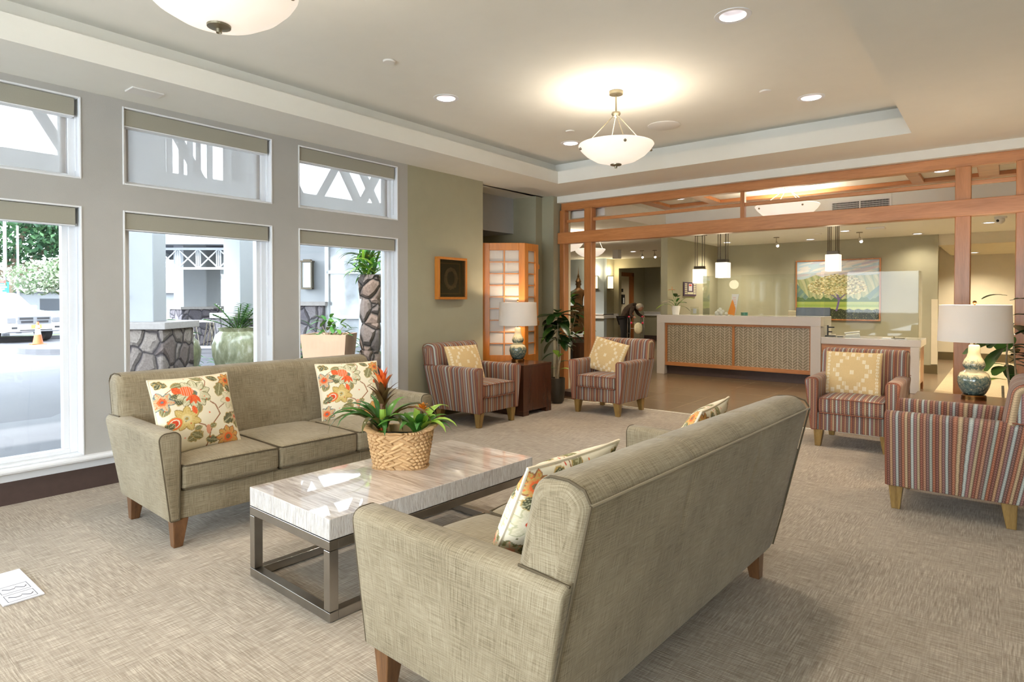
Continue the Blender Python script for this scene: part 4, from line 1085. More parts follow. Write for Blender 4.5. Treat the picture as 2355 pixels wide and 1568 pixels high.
def oval_leaf(m, c, d, up, L, w, n=5, droop=.5, lobe=False):
    d = Vector(d).normalized(); up = Vector(up); s = d.cross(up); s = s.normalized() if s.length > 1e-4 else d.orthogonal().normalized(); nn = s.cross(d)
    vs = []; fs = []
    for i in range(n+1):
        t = i/n; ww = w*(math.sin(PI*(t*.92+.04))**.7); 
        if lobe: ww = w*(math.sin(PI*(t*.9+.06))**.6)*(.75+.35*t)
        p = Vector(c)+d*L*t-nn*L*droop*t*t*.5
        vs += [p-s*ww/2+nn*ww*.12, p, p+s*ww/2+nn*ww*.12]
    for i in range(n): a = i*3; fs += [(a, a+1, a+4, a+3), (a+1, a+2, a+5, a+4)]
    m.add([tuple(v) for v in vs], fs)
def fiddle(loc, label, H, leaves, pot=(.085, .22), pothide=False, seed=2, group='fiddle-leaf plants', bare=.55):
    t = thing('potted_fiddle_leaf_plant', label, 'plant', loc, 0, group)
    r, h = pot
    MB().lathe([(.0001, 0), (r*.62, 0), (r*.86, .03), (r*.98, h*.45), (r, h), (r*.92, h), (r*.9, h*.9), (.0001, h*.9)], n=32).build('pot', 'pot_dark', t, smooth=True, ang=40)
    rr = random.Random(seed); m = MB()
    trunks = [[(0, 0, h*.9), (.02, .01, h+.2), (-.01, .02, H*.6), (.01, 0, H*.93)], [(.02, -.01, h*.9), (.035, -.01, h+.15), (.05, 0, H*.52), (.03, .02, H*.78)], [(-.02, 0, h*.9), (-.03, 0, H*.45)]]
    for tr in trunks: m.tube(tr, [.011, .009, .007, .004][:len(tr)], 7)
    m.build('trunk', 'bark_light', t, smooth=True)
    m = MB()
    for (z, az, L, w, el, mt) in leaves:
        m.mat(mt); b = Vector((0.01*math.cos(az), .01*math.sin(az), z)); d = Vector((math.cos(az)*math.cos(el), math.sin(az)*math.cos(el), math.sin(el)))
        p = b+d*.04; m.tube([tuple(b), tuple(p)], .002, 5); oval_leaf(m, p, d, (0, 0, 1), L, w, 6, .7, True)
    m.build('foliage', None, t, smooth=True, ang=180)
    return t
rr = random.Random(8); lv = []
for k in range(44):
    z = rr.uniform(.72, 1.16); lv.append((z, rr.uniform(0, 2*PI), rr.uniform(.16, .23), rr.uniform(.10, .14), rr.uniform(-.6, .5), 'leaf_dark'))
for (z, a, L, w, el, mt) in ((.98, 190, .15, .1, .2, 'leaf_mid'), (.95, 0, .16, .1, .1, 'leaf_dark'), (.86, 10, .2, .1, .15, 'leaf_mid'), (.80, 200, .15, .11, .3, 'leaf_mid'), (.58, 250, .10, .09, 1.0, 'leaf_lime'), (.56, 300, .10, .09, .8, 'leaf_lime'), (.44, 190, .10, .09, .2, 'leaf_mid'), (.42, 340, .11, .09, .3, 'leaf_lime'), (.64, 190, .16, .08, -.2, 'leaf_dark'), (.5, 20, .12, .07, .4, 'leaf_dark')):
    lv.append((z, az_(a), L, w, el, mt))
fiddle((-4.42, 6.43, 0), 'fiddle-leaf plant in a dark round pot between side table and timber post', 1.1, lv, (.098, .32))
rr = random.Random(21); lv = []
for (z, a, L, w, el, mt) in ((.95, 180, .26, .12, .05, 'leaf_dark'), (.93, 190, .2, .1, -.5, 'leaf_dark'), (1.02, 60, .2, .15, -.3, 'leaf_mid'), (1.0, -10, .2, .08, .5, 'leaf_dark'), (.88, 0, .28, .11, -.05, 'leaf_dark'), (.8, 10, .22, .07, .25, 'leaf_dark'), (.78, 170, .14, .09, .1, 'leaf_mid'), (.7, -10, .18, .1, 0, 'leaf_mid'), (1.18, -10, .14, .1, .1, 'leaf_dark'), (1.34, 170, .12, .06, .1, 'leaf_dark'), (1.30, 0, .14, .08, .2, 'leaf_dark'), (.66, 185, .2, .08, .1, 'leaf_lime'), (.84, -30, .2, .1, -.4, 'leaf_dark'), (1.06, 200, .18, .1, -.3, 'leaf_dark'), (1.1, 20, .18, .1, -.1, 'leaf_dark')):
    lv.append((z, az_(a), L*1.15, w*1.15, el, mt))
for k in range(10): lv.append((rr.uniform(.7, 1.1), rr.uniform(0, 6.3), .18, .1, rr.uniform(-.5, .3), 'leaf_dark'))
fiddle((.02, 6.38, 0), 'fiddle-leaf plant standing behind the right table lamp', 1.35, lv, (.14, .34), seed=5)
# ================================================================ TIMBER SCREEN
ts = thing('timber_screen', 'orange-brown timber post and beam screen spanning the opening to the reception hall', 'screen', (0, 7.10, 0))
def part(nm, *b, mat='cherry', par=ts, bevel=.006): return MB().box(*b).build(nm, mat, par, bevel=bevel)
part('top_beam', -4.84, 2.6, .03, .13, 2.545, 2.645, mat='cherry_h')
part('main_beam', -4.86, 2.6, -.03, .10, 2.080, 2.235, mat='cherry_h')
for x0, x1 in ((-4.845, -4.767), (-4.446, -4.33), (-.377, -.255), (.066, .19), (1.4, 1.52)):
    part('post', x0, x1, -.0, .113, 0.0, 2.545)
part('thin_rail', -4.75, -4.40, .035, .075, 2.372, 2.412, mat='cherry_h')
part('thin_rail', -4.34, 2.6, .035, .075, 2.372, 2.412, mat='cherry_h')
part('muntin', -2.372, -2.325, .02, .09, 2.235, 2.545)
MB().box(-4.86, -4.30, -.12, .16, 0, .06).build('base_block', 'brown_base', ts)
struct('trim_8', MB().box(-4.84, -4.767, 7.213, 7.26, 0, 2.645), 'wall_cream')

# ---------------------------------------------------------------- shoji folding screen
sh = thing('shoji_screen', 'folding shoji screen with orange-brown lattice standing behind the white-shaded lamp', 'folding screen', (-5.045, 5.712, 0), math.atan2(.6255, .78))
def shoji_panel(name, W_, cols, par, M_=None, pegs=False):
    e = bpy.data.objects.new(name, None); COL.objects.link(e); e.parent = par
    if M_: e.location, e.rotation_euler = M_
    m = MB(); st = .085; th = .035; zt = 2.01; r0, r1 = .62, 1.92
    m.box(0, st, 0, th, .03, zt); m.box(W_-st*.85, W_, 0, th, .03, zt); m.box(st, W_-st*.85, 0, th, r1, zt); m.box(st, W_-st*.85, 0, th, r0-.12, r0)
    m.box(st, W_-st*.85, .008, th-.008, .12, r0-.12); m.box(st, W_-st*.85, 0, th, .03, .12)
    if pegs:
        for z in (.98, 1.70): m.box(W_, W_+.03, .0, th+.01, z, z+.06)
    m.build('panel_frame', 'shoji_wood', e, bevel=.003)
    m = MB(); iw = W_-st*1.85
    for i in range(1, 9): z = r0+(r1-r0)*i/9; m.box(st, W_-st*.85, .004, .020, z-.006, z+.006)
    for j in range(1, cols): x = st+iw*j/cols; m.box(x-.007, x+.007, .003, .021, r0, r1)
    m.build('lattice', 'shoji_wood', e)
    MB().box(st, W_-st*.85, .021, .024, r0, r1).build('paper_sheet', 'rice_paper', e)
    return e
shoji_panel('shoji_panel', .52, 2, sh)
shoji_panel('shoji_panel', .33, 1, sh, ((.522, 0.0, 0), (0, 0, DEG(57))), True)

# ---------------------------------------------------------------- shadow-box picture on wall_left
pc = thing('wreath_picture', 'small shadow-box frame holding a dried wreath on the sage wall', 'picture', (XW+.002, 5.02, 1.31))
m = MB(); w2 = .232; h = .475
for b_ in ((-w2, w2, h-.028, h), (-w2, w2, 0, .028), (-w2, -w2+.026, .028, h-.028), (w2-.026, w2, .028, h-.028)): m.box(0, .065, *b_)
m.build('frame', 'shoji_wood', pc, bevel=.004)
MB().box(.002, .012, -w2+.02, w2-.02, .02, h-.02).build('backing', 'frame_inner', pc)
m = MB()
for b_ in ((-.165, .165, .405, .412), (-.165, .165, .062, .069), (-.165, -.158, .069, .405), (.158, .165, .069, .405)): m.box(.012, .015, *b_)
m.build('mat_line', 'frame_mat_line', pc)
m = MB(); rr = random.Random(3); pth = []
m.tube([(.026, .085*math.cos(a), .237+.105*math.sin(a)) for a in [2*PI*i/28 for i in range(28)]], .017, 8, closed=True)
for i in range(170):
    a = rr.uniform(0, 2*PI); r = 1+rr.uniform(-.22, .22); m.sphere((.03+rr.uniform(-.008, .008), .085*r*math.cos(a), .237+.105*r*math.sin(a)), rr.uniform(.004, .009), 5, 4)
m.build('dried_wreath', 'wreath', pc)
MB().box(.050, .053, -w2+.026, w2-.026, .028, h-.028).build('glazing', 'glass', pc)

# ================================================================ FLOOR BOX, RECEPTION
fb = thing('floor_outlet_cover', 'white plate with two outlined cord diagrams lying on the carpet at the left edge', 'floor plate', (-3.30, .815, .001), DEG(0))
MB().box(-.40, 0, -.145, 0, 0, .006).build('plate', 'paper', fb, bevel=.001)
m = MB()
def outline(x0, x1, y0, y1, w=.002):
    for b_ in ((x0, x1, y0, y0+w), (x0, x1, y1-w, y1), (x0, x0+w, y0, y1), (x1-w, x1, y0, y1)): m.box(*b_, .0062, .0068)
for x0 in (-.205, -.098): outline(x0, x0+.085, -.125, -.02)
for x0 in (-.205, -.098):
    pts = [(x0+.03, -.110), (x0+.05, -.09), (x0+.048, -.072), (x0+.032, -.066), (x0+.05, -.05), (x0+.06, -.04), (x0+.045, -.03)]
    m.tube([(a, b, .0066) for a, b in pts], .0015, 4); m.box(x0+.027, x0+.033, -.113, -.108, .0062, .0072); m.box(x0+.042, x0+.048, -.033, -.028, .0062, .0072)
m.build('diagram', 'paper_line', fb)

CY = 10.17
ct = thing('reception_counter', 'tall white waterfall reception counter with grey chevron tile front', 'counter', (0, CY, 0))
m = MB(); m.box(-4.845, -2.172, 0, .72, .905, 1.045); m.box(-4.845, -4.70, 0, .72, 0, .905); m.box(-2.316, -2.172, 0, .72, 0, .905)
m.build('worktop', 'quartz', ct, bevel=.004)
m = MB(); z0, z1 = .155, .905; xa, xb, xm = -4.70, -2.316, -3.50
for b_ in ((xa, xa+.035, z0, z1), (xb-.02, xb, z0, z1), (xm-.02, xm+.02, z0, z1)): m.box(b_[0], b_[1], .035, .08, b_[2], b_[3])
m.build('panel_stile', 'cherry', ct, bevel=.002)
m = MB(); m.box(xa, xb, .033, .082, z0, z0+.065); m.box(xa, xb, .033, .082, z1-.035, z1); m.build('panel_rail', 'cherry_h', ct, bevel=.002)
for a, b in ((xa+.035, xm-.02), (xm+.02, xb-.02)): MB().box(a, b, .055, .075, z0+.065, z1-.035).build('tile_panel', 'chevron_tile', ct)
MB().box(xa, xb, .12, .14, 0, .16).build('toe_kick', 'brown_base', ct)
MB().box(xa, xb, .60, .66, 0, .905).build('rear_panel', 'cherry', ct)
dk = thing('reception_desk', 'lower white-topped desk section at the right end of the reception counter', 'desk', (0, CY, 0))
m = MB(); m.box(-2.168, -.905, 0, .74, .645, .744); m.box(-1.03, -.905-.015, 0, .12, 0, .645); m.build('worktop', 'quartz', dk, bevel=.006)
m = MB(); m.box(-2.168, -1.03, .03, .06, .08, .645); m.build('front_panel', 'cherry_h', dk)
m = MB(); m.box(-.96, -.93, .12, .70, .12, .645); m.box(-.96, -.93, .60, .70, 0, .12); m.build('side_panel', 'cherry', dk)
MB().box(-2.168, -1.03, .09, .11, 0, .08).build('toe_kick', 'brown_base', dk)

# acrylic guards
def guard(loc, w, h, label, ret=0, side=1):
    t = thing('sneeze_guard', label, 'glass guard', loc, 0, 'clear counter guards')
    MB().box(0, w, 0, .008, 0, h).build('front_pane', 'acrylic', t)
    if ret: MB().box(w if side > 0 else -.008, w+.008 if side > 0 else 0, 0, ret, 0, h).build('side_pane', 'acrylic', t)
guard((-4.05, CY+.14, 1.046), 1.84, .67, 'clear acrylic guard standing on the tall counter', .3, -1)
guard((-2.15, CY+.10, .745), 1.20, .97, 'clear acrylic guard standing on the low desk', .45, 1)

# things on the counter
def counter_xy(x, y=.2): return (x, CY+y)
t = thing('potted_anthurium', 'red-flowered anthurium in a white pot at the left end of the counter', 'plant', (-4.62, CY+.30, 1.046))
MB().lathe([(.0001, 0), (.058, 0), (.082, .155), (.074, .155), (.07, .14), (.0001, .14)], n=28).build('pot', 'porcelain', t, smooth=True, ang=40)
m = MB(); rr = random.Random(9)
for az, el, st, L, w, mt in ((185, .25, .22, .17, .07, 'leaf_lime'), (160, .7, .16, .12, .10, 'petal_white'), (80, 1.2, .20, .12, .09, 'leaf_dark'), (60, 1.0, .22, .13, .09, 'leaf_dark'), (20, .7, .14, .12, .07, 'leaf_dark'), (-10, .1, .14, .13, .07, 'leaf_dark'), (5, .75, .24, .16, .06, 'leaf_lime'), (120, 1.0, .13, .1, .07, 'leaf_mid'), (-60, .8, .12, .1, .07, 'leaf_mid'), (250, .8, .1, .09, .06, 'leaf_mid'), (40, 1.3, .10, .1, .06, 'leaf_mid')):
    a = az_(az); d = Vector((math.cos(a)*math.cos(el), math.sin(a)*math.cos(el), math.sin(el))); b = Vector((0, 0, .13)); p = b+d*st
    m.mat('leaf_mid'); m.tube([tuple(b), tuple(b+d*st*.6+Vector((0, 0, .02))), tuple(p)], .003, 5); m.mat(mt); oval_leaf(m, p, d+Vector((0, 0, -.6)), (0, 0, 1), L, w, 6, .4, True)
m.build('foliage', None, t, smooth=True, ang=180)
a = az_(150); m = MB().mat('leaf_mid'); m.tube([(0, 0, .13), (-.03, -.02, .3), (-.055, -.04, .44)], .003, 5)
m.mat('petal_red'); oval_leaf(m, (-.055, -.04, .44), (math.cos(a), math.sin(a), .1), (0, 0, 1), .07, .06, 5, .3); oval_leaf(m, (-.055, -.04, .44), (-math.cos(a), -math.sin(a), .1), (0, 0, 1), .06, .06, 5, .3)
m.mat('petal_orange'); m.tube([(-.055, -.04, .44), (-.055, -.04, .50)], .004, 5); m.build('flower', None, t, smooth=True)
x = -4.33
t = thing('card_holder', 'small clear card holder near the potted anthurium', 'card holder', (-4.29, CY+.34, 1.046))
m = MB(); m.box(-.075, .075, 0, .006, 0, .14); m.box(-.075, .075, .03, .036, 0, .10); m.box(-.075, .075, 0, .036, 0, .006); m.build('holder', 'acrylic', t)
MB().box(-.03, .03, .012, .02, .02, .11).build('card', 'paper', t)
t = thing('brochure_stand', 'white and orange brochure standing beside plush ornaments on the counter', 'brochure', (-3.62, CY+.36, 1.046))
MB().prism([(-.02, 0), (.04, .02), (.10, .36), (-.02, .36)], 0, .012, 'xz').build('folded_sheet', 'paper', t)
MB().prism([(-.09, .02), (.03, 0), (.045, .12), (-.005, .27)], -.012, -.002, 'xz').build('orange_sheet', 'orange_card', t)
m = MB()
for k in range(5): m.box(.0, .05, -.0012, -.0002, .30-.03*k, .305-.03*k)
m.build('printed_lines', 'red_paint', t)
m = MB()
for a, b, r in ((0, 0, .04), (.07, .0, .045), (.03, .03, .04), (.10, .04, .03), (.055, .075, .03), (.16, 0, .03)): m.sphere((a, -.02, b+r*.9), r, 12, 8)
m.build('plush_ornament', 'porcelain', smooth=True, loc=(-3.87, CY+.32, 1.046)); tag(bpy.data.objects['plush_ornament'], 'white plush ornament heap at the foot of the brochure', 'ornament')
m = MB(); m.lathe([(.0001, 0), (.055, 0), (.055, .05), (.0001, .05)], n=24); m.mat
t = tag(m.build('tape_tin', 'teal_mug', smooth=True, loc=(-3.44, CY+.4, 1.046)), 'small green round tin right of the brochure', 'tin')
t = thing('office_chair', 'beige-backed office chair behind the reception counter', 'office chair', (-2.72, CY+1.3, 0))
MB().extr(rpoly([(-.04, .62), (.03, .62), (.05, 1.12), (-.02, 1.12)], .015, 3, .1), -.26, .26, 'x', .02, 3).build('backrest', 'chair_beige', t, smooth=True, recalc=True)
MB().box(.22, .27, .0, .06, .62, 1.13).build('back_shell', 'black', t, bevel=.01)
MB().box(-.25, .25, .05, .52, .44, .52).build('seat', 'chair_beige', t, bevel=.02)
m = MB(); m.tube([(0, .28, .1), (0, .28, .44)], .03, 10)
for k in range(5): a = 2*PI*k/5; m.beam((0, .28, .09), (.28*math.cos(a), .28+.28*math.sin(a), .05), .04, .03); m.sphere((.28*math.cos(a), .28+.28*math.sin(a), .03), .03, 8, 6)
m.build('chair_base', 'black', t)
def monitor(loc, rz, label):
    t = thing('computer_monitor', label, 'monitor', loc, rz, 'computer monitors behind the counter')
    MB().box(-.26, .26, -.02, .02, .12, .44).build('display_case', 'monitor_grey', t, bevel=.01)
    m = MB(); m.box(-.03, .03, -.05, -.02, .02, .2); m.box(-.12, .12, -.1, .08, 0, .012); m.build('monitor_stand', 'black', t)
kx = thing('work_shelf', 'low work surface behind the tall counter', 'shelf', (0, CY, 0))
MB().box(-4.6, -2.2, .74, 1.2, .70, .74).build('shelf_board', 'quartz', kx); MB().box(-4.6, -4.55, .74, 1.2, 0, .70).build('shelf_leg', 'cherry', kx); MB().box(-2.25, -2.2, .74, 1.2, 0, .70).build('shelf_leg', 'cherry', kx)
monitor((-2.50, CY+.98, .741), DEG(8), 'dark monitor rising above the right end of the tall counter')
t = thing('desk_phone', 'white telephone handset lying on the low desk', 'phone', (-1.80, CY+.28, .745), DEG(10))
MB().prism([(-.11, 0), (.11, 0), (.10, .06), (-.08, .035)], -.08, .08, 'xz').build('phone_base', 'plastic_white', t, bevel=.006)
m = MB(); m.tube([(-.10, -.05, .055), (0, -.05, .075), (.10, -.05, .08)], [.018, .012, .018], 10); m.build('handset', 'plastic_white', t, smooth=True)
MB().box(-.20, -.12, -.03, .06, 0, .01).build('phone_rest', 'black', t)
t = thing('desk_lamp_stand', 'small black stand beside the telephone', 'stand', (-2.10, CY+.32, .745))
m = MB(); m.box(-.07, .07, -.05, .05, 0, .015); m.box(-.05, -.03, -.01, .01, .015, .17); m.box(-.05, .05, -.012, .012, .13, .15); m.box(-.05, .02, -.012, .012, .06, .08); m.build('letter_rack', 'black', t)
tag(MB().box(-.30, .0, -.10, .10, 0, .004).build('paper_sheet', 'paper', loc=(-1.10, CY+.27, .745), rot=(0, 0, .05)), 'white papers on the right end of the low desk', 'paper')
m = MB(); m.tube([(-.12, 0, .006), (.05, .0, .006)], .006, 8); m.sphere((-.09, .02, .012), .012, 8, 6); tag(m.build('pen', 'nickel', smooth=True, loc=(-1.16, CY+.18, .750)), 'pen lying on the white papers', 'pen')

# landscape painting and award plaque
def landscape(nx=240, ny=190):
    u, v, img = canvas(nx, ny, S(206, 222, 228)); rs = np.random.RandomState(2)
    img[..., :3] = np.array(S(182, 208, 222)[:3])*(v[..., None])+np.array(S(226, 224, 220)[:3])*(1-v[..., None])
    for i in range(60):
        a, b = rs.rand(), rs.uniform(.75, 1); _, _, e = ell(u, v, a, b, rs.uniform(.05, .16), rs.uniform(.01, .025), rs.uniform(.1, .4)); dab(img, e < 1, rs.choice([0]) == 0 and (S(238, 226, 218), S(196, 184, 204), S(246, 240, 232))[i % 3], .55)
    ridge = .74-.06*np.abs(np.sin(u*9+1))*(u < .5)+.05*np.sin(u*5)*.5+.05*np.maximum(0, u-.6)*2
    dab(img, v < ridge, S(176, 182, 132)); dab(img, (v < ridge) & (np.mod(u*11+v*2.2+.3*np.sin(v*9), 1) < .4), S(206, 204, 158), .8); dab(img, (v < ridge) & (np.mod(u*11+v*2.2+.4, 1) < .15), S(140, 158, 120), .8)
    r2 = np.where(u < .25, .62-u*1.6, np.where(u > .75, .3+(u-.75)*1.1, 0)); dab(img, v < r2, S(116, 144, 136)); dab(img, (v < r2) & (np.mod(u*9-v*6, 1) < .4), S(142, 164, 128), .8)
    hd = .36+.02*np.sin(u*40)+.012*np.sin(u*97); dab(img, v < hd, S(96, 124, 78))
    dab(img, v < .30, S(172, 188, 96)); dab(img, v < .25, S(150, 176, 84)); dab(img, v < .21, S(186, 198, 110))
    dab(img, v < .17+.01*np.sin(u*60), S(60, 66, 48))
    for i in range(2600):
        a, b = rs.rand(), rs.uniform(0, .165); _, _, e = None, None, (np.abs(u-a) < .004) & (np.abs(v-b) < .006); dab(img, e, (S(120, 120, 88), S(44, 52, 40), S(96, 104, 66))[i % 3]) if i < 500 else None
    stem(img, u, v, [(.50, .15), (.52, .26), (.53, .34), (.50, .44)], .012, S(120, 104, 150)); stem(img, u, v, [(.53, .34), (.60, .42), (.68, .48)], .008, S(120, 104, 150)); stem(img, u, v, [(.52, .34), (.44, .42), (.34, .46)], .008, S(120, 104, 150))
    for i in range(900):
        th, r = rs.rand()*2*PI, math.sqrt(rs.rand()); a, b = .50+.36*r*math.cos(th), .57+.17*r*math.sin(th)+.06*(1-abs(math.cos(th)))-.03
        if b < .36+.25*abs(a-.5): continue
        k = (np.abs(u-a) < .011) & (np.abs(v-b) < .008); dab(img, k, (S(226, 214, 160), S(190, 176, 116), S(150, 138, 92), S(240, 232, 190))[i % 4])
    return img
pt = thing('landscape_painting', 'large framed painting of a flowering tree before green mountains', 'painting', (-2.53, YB, .915))
Wp, Hp = 1.47, 1.17
des = landscape(); ny, nx = des.shape[:2]
uu, vv = np.meshgrid(np.linspace(-Wp/2+.02, Wp/2-.02, nx), np.linspace(.02, Hp-.02, ny), indexing='xy')
m = MB(); m.add([(a, -.03, b) for a, b in zip(uu.ravel(), vv.ravel())], [(j*nx+i, j*nx+i+1, (j+1)*nx+i+1, (j+1)*nx+i) for j in range(ny-1) for i in range(nx-1)])
m.build('canvas', 'canvas_paint', pt, colors=des.reshape(-1, 4))
m = MB()
for b_ in ((-Wp/2, Wp/2, 0, .025), (-Wp/2, Wp/2, Hp-.025, Hp), (-Wp/2, -Wp/2+.025, .025, Hp-.025), (Wp/2-.025, Wp/2, .025, Hp-.025)): m.box(b_[0], b_[1], -.045, -.002, b_[2], b_[3])
m.build('frame', 'cherry', pt, bevel=.003)
pq = thing('award_plaque', 'purple plaque with rows of cream name plates on the wall left of the pendants', 'plaque', (-4.848, 11.62, 1.385), DEG(90))
m = MB(); m.box(-.30, .30, -.02, -.002, 0, .27)
m.build('plaque_board', 'plaque_purple', pq, bevel=.004)
m = MB()
for sx in (-1, 1):
    for k in range(6): m.box(sx*.21-.055, sx*.21+.055, -.024, -.02, .035+k*.037, .058+k*.037)
m.box(-.13, .13, -.024, -.02, .035, .075); m.build('name_plates', 'plaque_plate', pq)
m = MB().mat('paper'); m.box(-.08, .08, -.024, -.02, .10, .24); m.mat('red_paint'); m.box(-.07, .05, -.026, -.024, .195, .225); m.build('certificate', None, pq)

# clustered-rod square pendants over the counter
def cube_pendant(loc, zc, label, S_=.19, Hc=.25):
    t = thing('cube_pendant', label, 'pendant light', loc, 0, 'square glass pendants over the counter')
    MB().box(-S_/2, S_/2, -S_/2, S_/2, 0, Hc).build('glass_shade', 'glass_cube', t, bevel=.006)
    MB().box(-S_*.4, S_*.4, -S_*.4, S_*.4, Hc, Hc+.05).build('shade_cap', 'dark_metal', t)
    m = MB()
    for x, y in ((-.065, -.05), (-.065, .05), (-.02, -.06), (.02, .06), (.065, -.05), (.065, .05)): m.tube([(x, y, Hc+.04), (x, y, zc-loc[2]-.01)], .0055, 6)
    m.build('rods', 'dark_metal', t)
    MB().box(-.10, .10, -.08, .08, zc-loc[2]-.018, zc-loc[2]).build('canopy', 'dark_metal', t)
    lamp('cube_bulb', 'POINT', (0, 0, -.10), 2.5, (1, .86, .6), .08, parent=t)
cube_pendant((-4.22, 10.57, 1.60), ZR, 'square glass pendant on six rods, leftmost over the counter')
cube_pendant((-3.62, 10.05, 1.67), ZR, 'square glass pendant on rods, second from the left over the counter')
cube_pendant((-2.03, 10.28, 1.74), ZR, 'square glass pendant on rods hanging in front of the landscape painting')
# hall downlights
def small_down(x, y, z, label, e=10, r=.07):
    t = thing('recessed_downlight', label, 'light', (x, y, z), 0, 'small hall downlights')
    MB().lathe([(r, -.001), (r+.02, -.002), (r+.022, -.006), (r-.004, -.008), (r-.006, -.003)], n=24).build('trim_ring', 'white_trim', t, smooth=True)
    MB().lathe([(.0001, -.003), (r-.004, -.003)], n=24).build('bulb', 'bulb', t)
    if e: lamp('downlight_beam', 'SPOT', (0, 0, -.03), e*2.6, (1, .87, .68), .06, (0, 0, 0), 140, .9, t)
small_down(-2.90, 12.67, ZR, 'small downlight above the left part of the painting', 7)
small_down(-1.20, 12.76, ZR, 'small downlight right of the painting', 9)
small_down(-4.35, 12.3, ZR, 'downlight in the reception corner by the plaque wall', 30)
small_down(-2.1, 11.5, ZR, 'downlight in the middle of the reception ceiling', 46)
small_down(-3.5, 8.05, ZH, 'downlight in the left coffer panel of the hall', 30)
small_down(-.55, 8.1, ZH, 'downlight in the right coffer panel of the hall', 30)
small_down(-1.9, 8.2, ZH, 'downlight behind the hall bowl pendant', 30)
small_down(-.20, 11.6, ZR, 'downlight near the dome camera', 40)
small_down(.3, 14.6, 2.27, 'downlight in the side hall ceiling', 45)
small_down(-.5, 15.6, 2.27, 'farther downlight in the side hall ceiling', 40)
small_down(-6.9, 13.2, ZR, 'downlight before the corridor opening', 40)
small_down(-8.0, 17.3, ZR, 'downlight inside the dark corridor', 16)
small_down(-9.6, 13.6, ZR, 'downlight above the statue', 60)
small_down(-5.9, 8.4, ZR, 'downlight in the passage left of the screen', 30)
small_down(-6.0, 6.2, 2.24, 'downlight in the alcove behind the shoji screen', 12)
def spot_can(x, y, z, label):
    t = thing('ceiling_spotlight', label, 'spotlight', (x, y, z), 0, 'small ceiling spotlights')
    m = MB(); m.lathe([(.0001, 0), (.05, 0), (.05, -.01), (.0001, -.01)], n=20); m.tube([(0, 0, -.01), (0, 0, -.1)], .005, 6); m.tube([(0, 0, -.1), (.03, -.01, -.13)], .004, 6); m.build('spot_arm', 'nickel', t)
    m = MB(); m.tube([(.0, 0, -.09), (.03, -.03, -.16)], [.02, .035], 12); m.build('spot_head', 'nickel_bright', t, smooth=True); MB().sphere((.033, -.033, -.163), .024, 10, 6).build('bulb', 'bulb', t)
spot_can(-3.30, 11.9, ZR, 'swivel spotlight on the reception ceiling, left of the painting')
spot_can(-1.95, 11.9, ZR, 'swivel spotlight on the reception ceiling, above the painting')
spot_can(-6.62, 13.1, ZR, 'swivel spotlight on the corridor ceiling, left one of two')
spot_can(-6.35, 13.2, ZR, 'swivel spotlight on the corridor ceiling, right one of two')
t = thing('dome_camera', 'white dome camera on the ceiling at the far right', 'camera', (-.06, 10.9, ZR))
MB().lathe([(.0001, 0), (.07, 0), (.07, -.02), (.06, -.03), (.0001, -.03)], n=24).build('camera_base', 'plastic_white', t, smooth=True); MB().sphere((-.01, -.02, -.05), .058, 16, 10).build('camera_dome', 'plastic_white', t, smooth=True); MB().sphere((-.03, -.062, -.06), .02, 10, 6).build('lens', 'black', t)
t = tag(MB().box(-.075, .075, -.075, .075, -.20, 0).build('wall_speaker', 'plastic_white', bevel=.006, loc=(-7.0, 12.6, ZR)), 'white box speaker hanging from the corridor ceiling', 'speaker')
tag(MB().box(-.13, .13, -.09, .09, -.03, 0).build('ceiling_fixture', 'plastic_white', bevel=.006, loc=(-1.62, 11.29, ZR)), 'flat white fixture on the reception ceiling behind the square pendant', 'ceiling fixture')
g = thing('air_grille', 'white air grille in the hall fascia right of the bowl pendant', 'vent', (-1.52, FY-.001, 2.50))
m = MB()
for b_ in ((-.36, .36, .12, .145), (-.36, .36, 0, .02), (-.36, -.335, .02, .12), (.335, .36, .02, .12), (-.006, .006, .02, .12)): m.box(b_[0], b_[1], -.012, 0, b_[2], b_[3])
for i in range(40):
    x = -.33+i*.0168; m.box(x, x+.003, -.01, -.002, .02, .12)
for z in (.045, .07, .095): m.box(-.335, .335, -.011, -.002, z-.002, z+.002)
m.build('grille_frame', 'plastic_white', g); MB().box(-.335, .335, -.002, -.0005, .02, .12).build('grille_back', 'black', g)
tag(MB().lathe([(.0001, -.02), (.05, -.015), (.055, 0)], n=20).build('smoke_detector', 'plastic_white', smooth=True, loc=(-2.55, 11.7, ZR)), 'round smoke detector on the reception ceiling', 'detector')

# ================================================================ CORRIDOR
def sconce(loc, rz, label):
    t = thing('wall_sconce', label, 'wall light', loc, rz, 'glowing corridor wall sconces')
    MB().box(-.085, .085, -.09, -.006, 0, .34).build('glass_shade', 'sconce_glow', t, bevel=.004)
    m = MB(); m.box(-.095, .095, -.1, 0, -.02, 0); m.box(-.095, .095, -.1, 0, .34, .355); m.box(-.095, .095, -.006, 0, -.01, .35); m.build('sconce_bracket', 'dark_metal', t)
    lamp('sconce_up', 'POINT', (0, -.12, .48), 5, (1, .8, .5), .05, parent=t)
sconce((-8.93, 14.85, 1.63), 0, 'glowing square wall sconce beside the second timber post')
sconce((-8.65, 15.12, 1.63), DEG(90), 'glowing wall sconce right of the other sconce, left of the dark corridor')
dr = thing('restroom_door', 'orange-brown wooden door frame with door ajar in the dark corridor', 'door', (-9.28, 17.2, 0), 0)
m = MB(); m.box(0, .05, -.62, -.52, 0, 2.15); m.box(0, .05, .42, .52, 0, 2.15); m.box(0, .05, -.62, .52, 2.05, 2.17); m.build('door_frame', 'door_wood', dr, bevel=.004)
MB().box(.0, .05, -.5, .0, 0, 2.05).xf().build('door_leaf', 'door_wood', dr, bevel=.003)
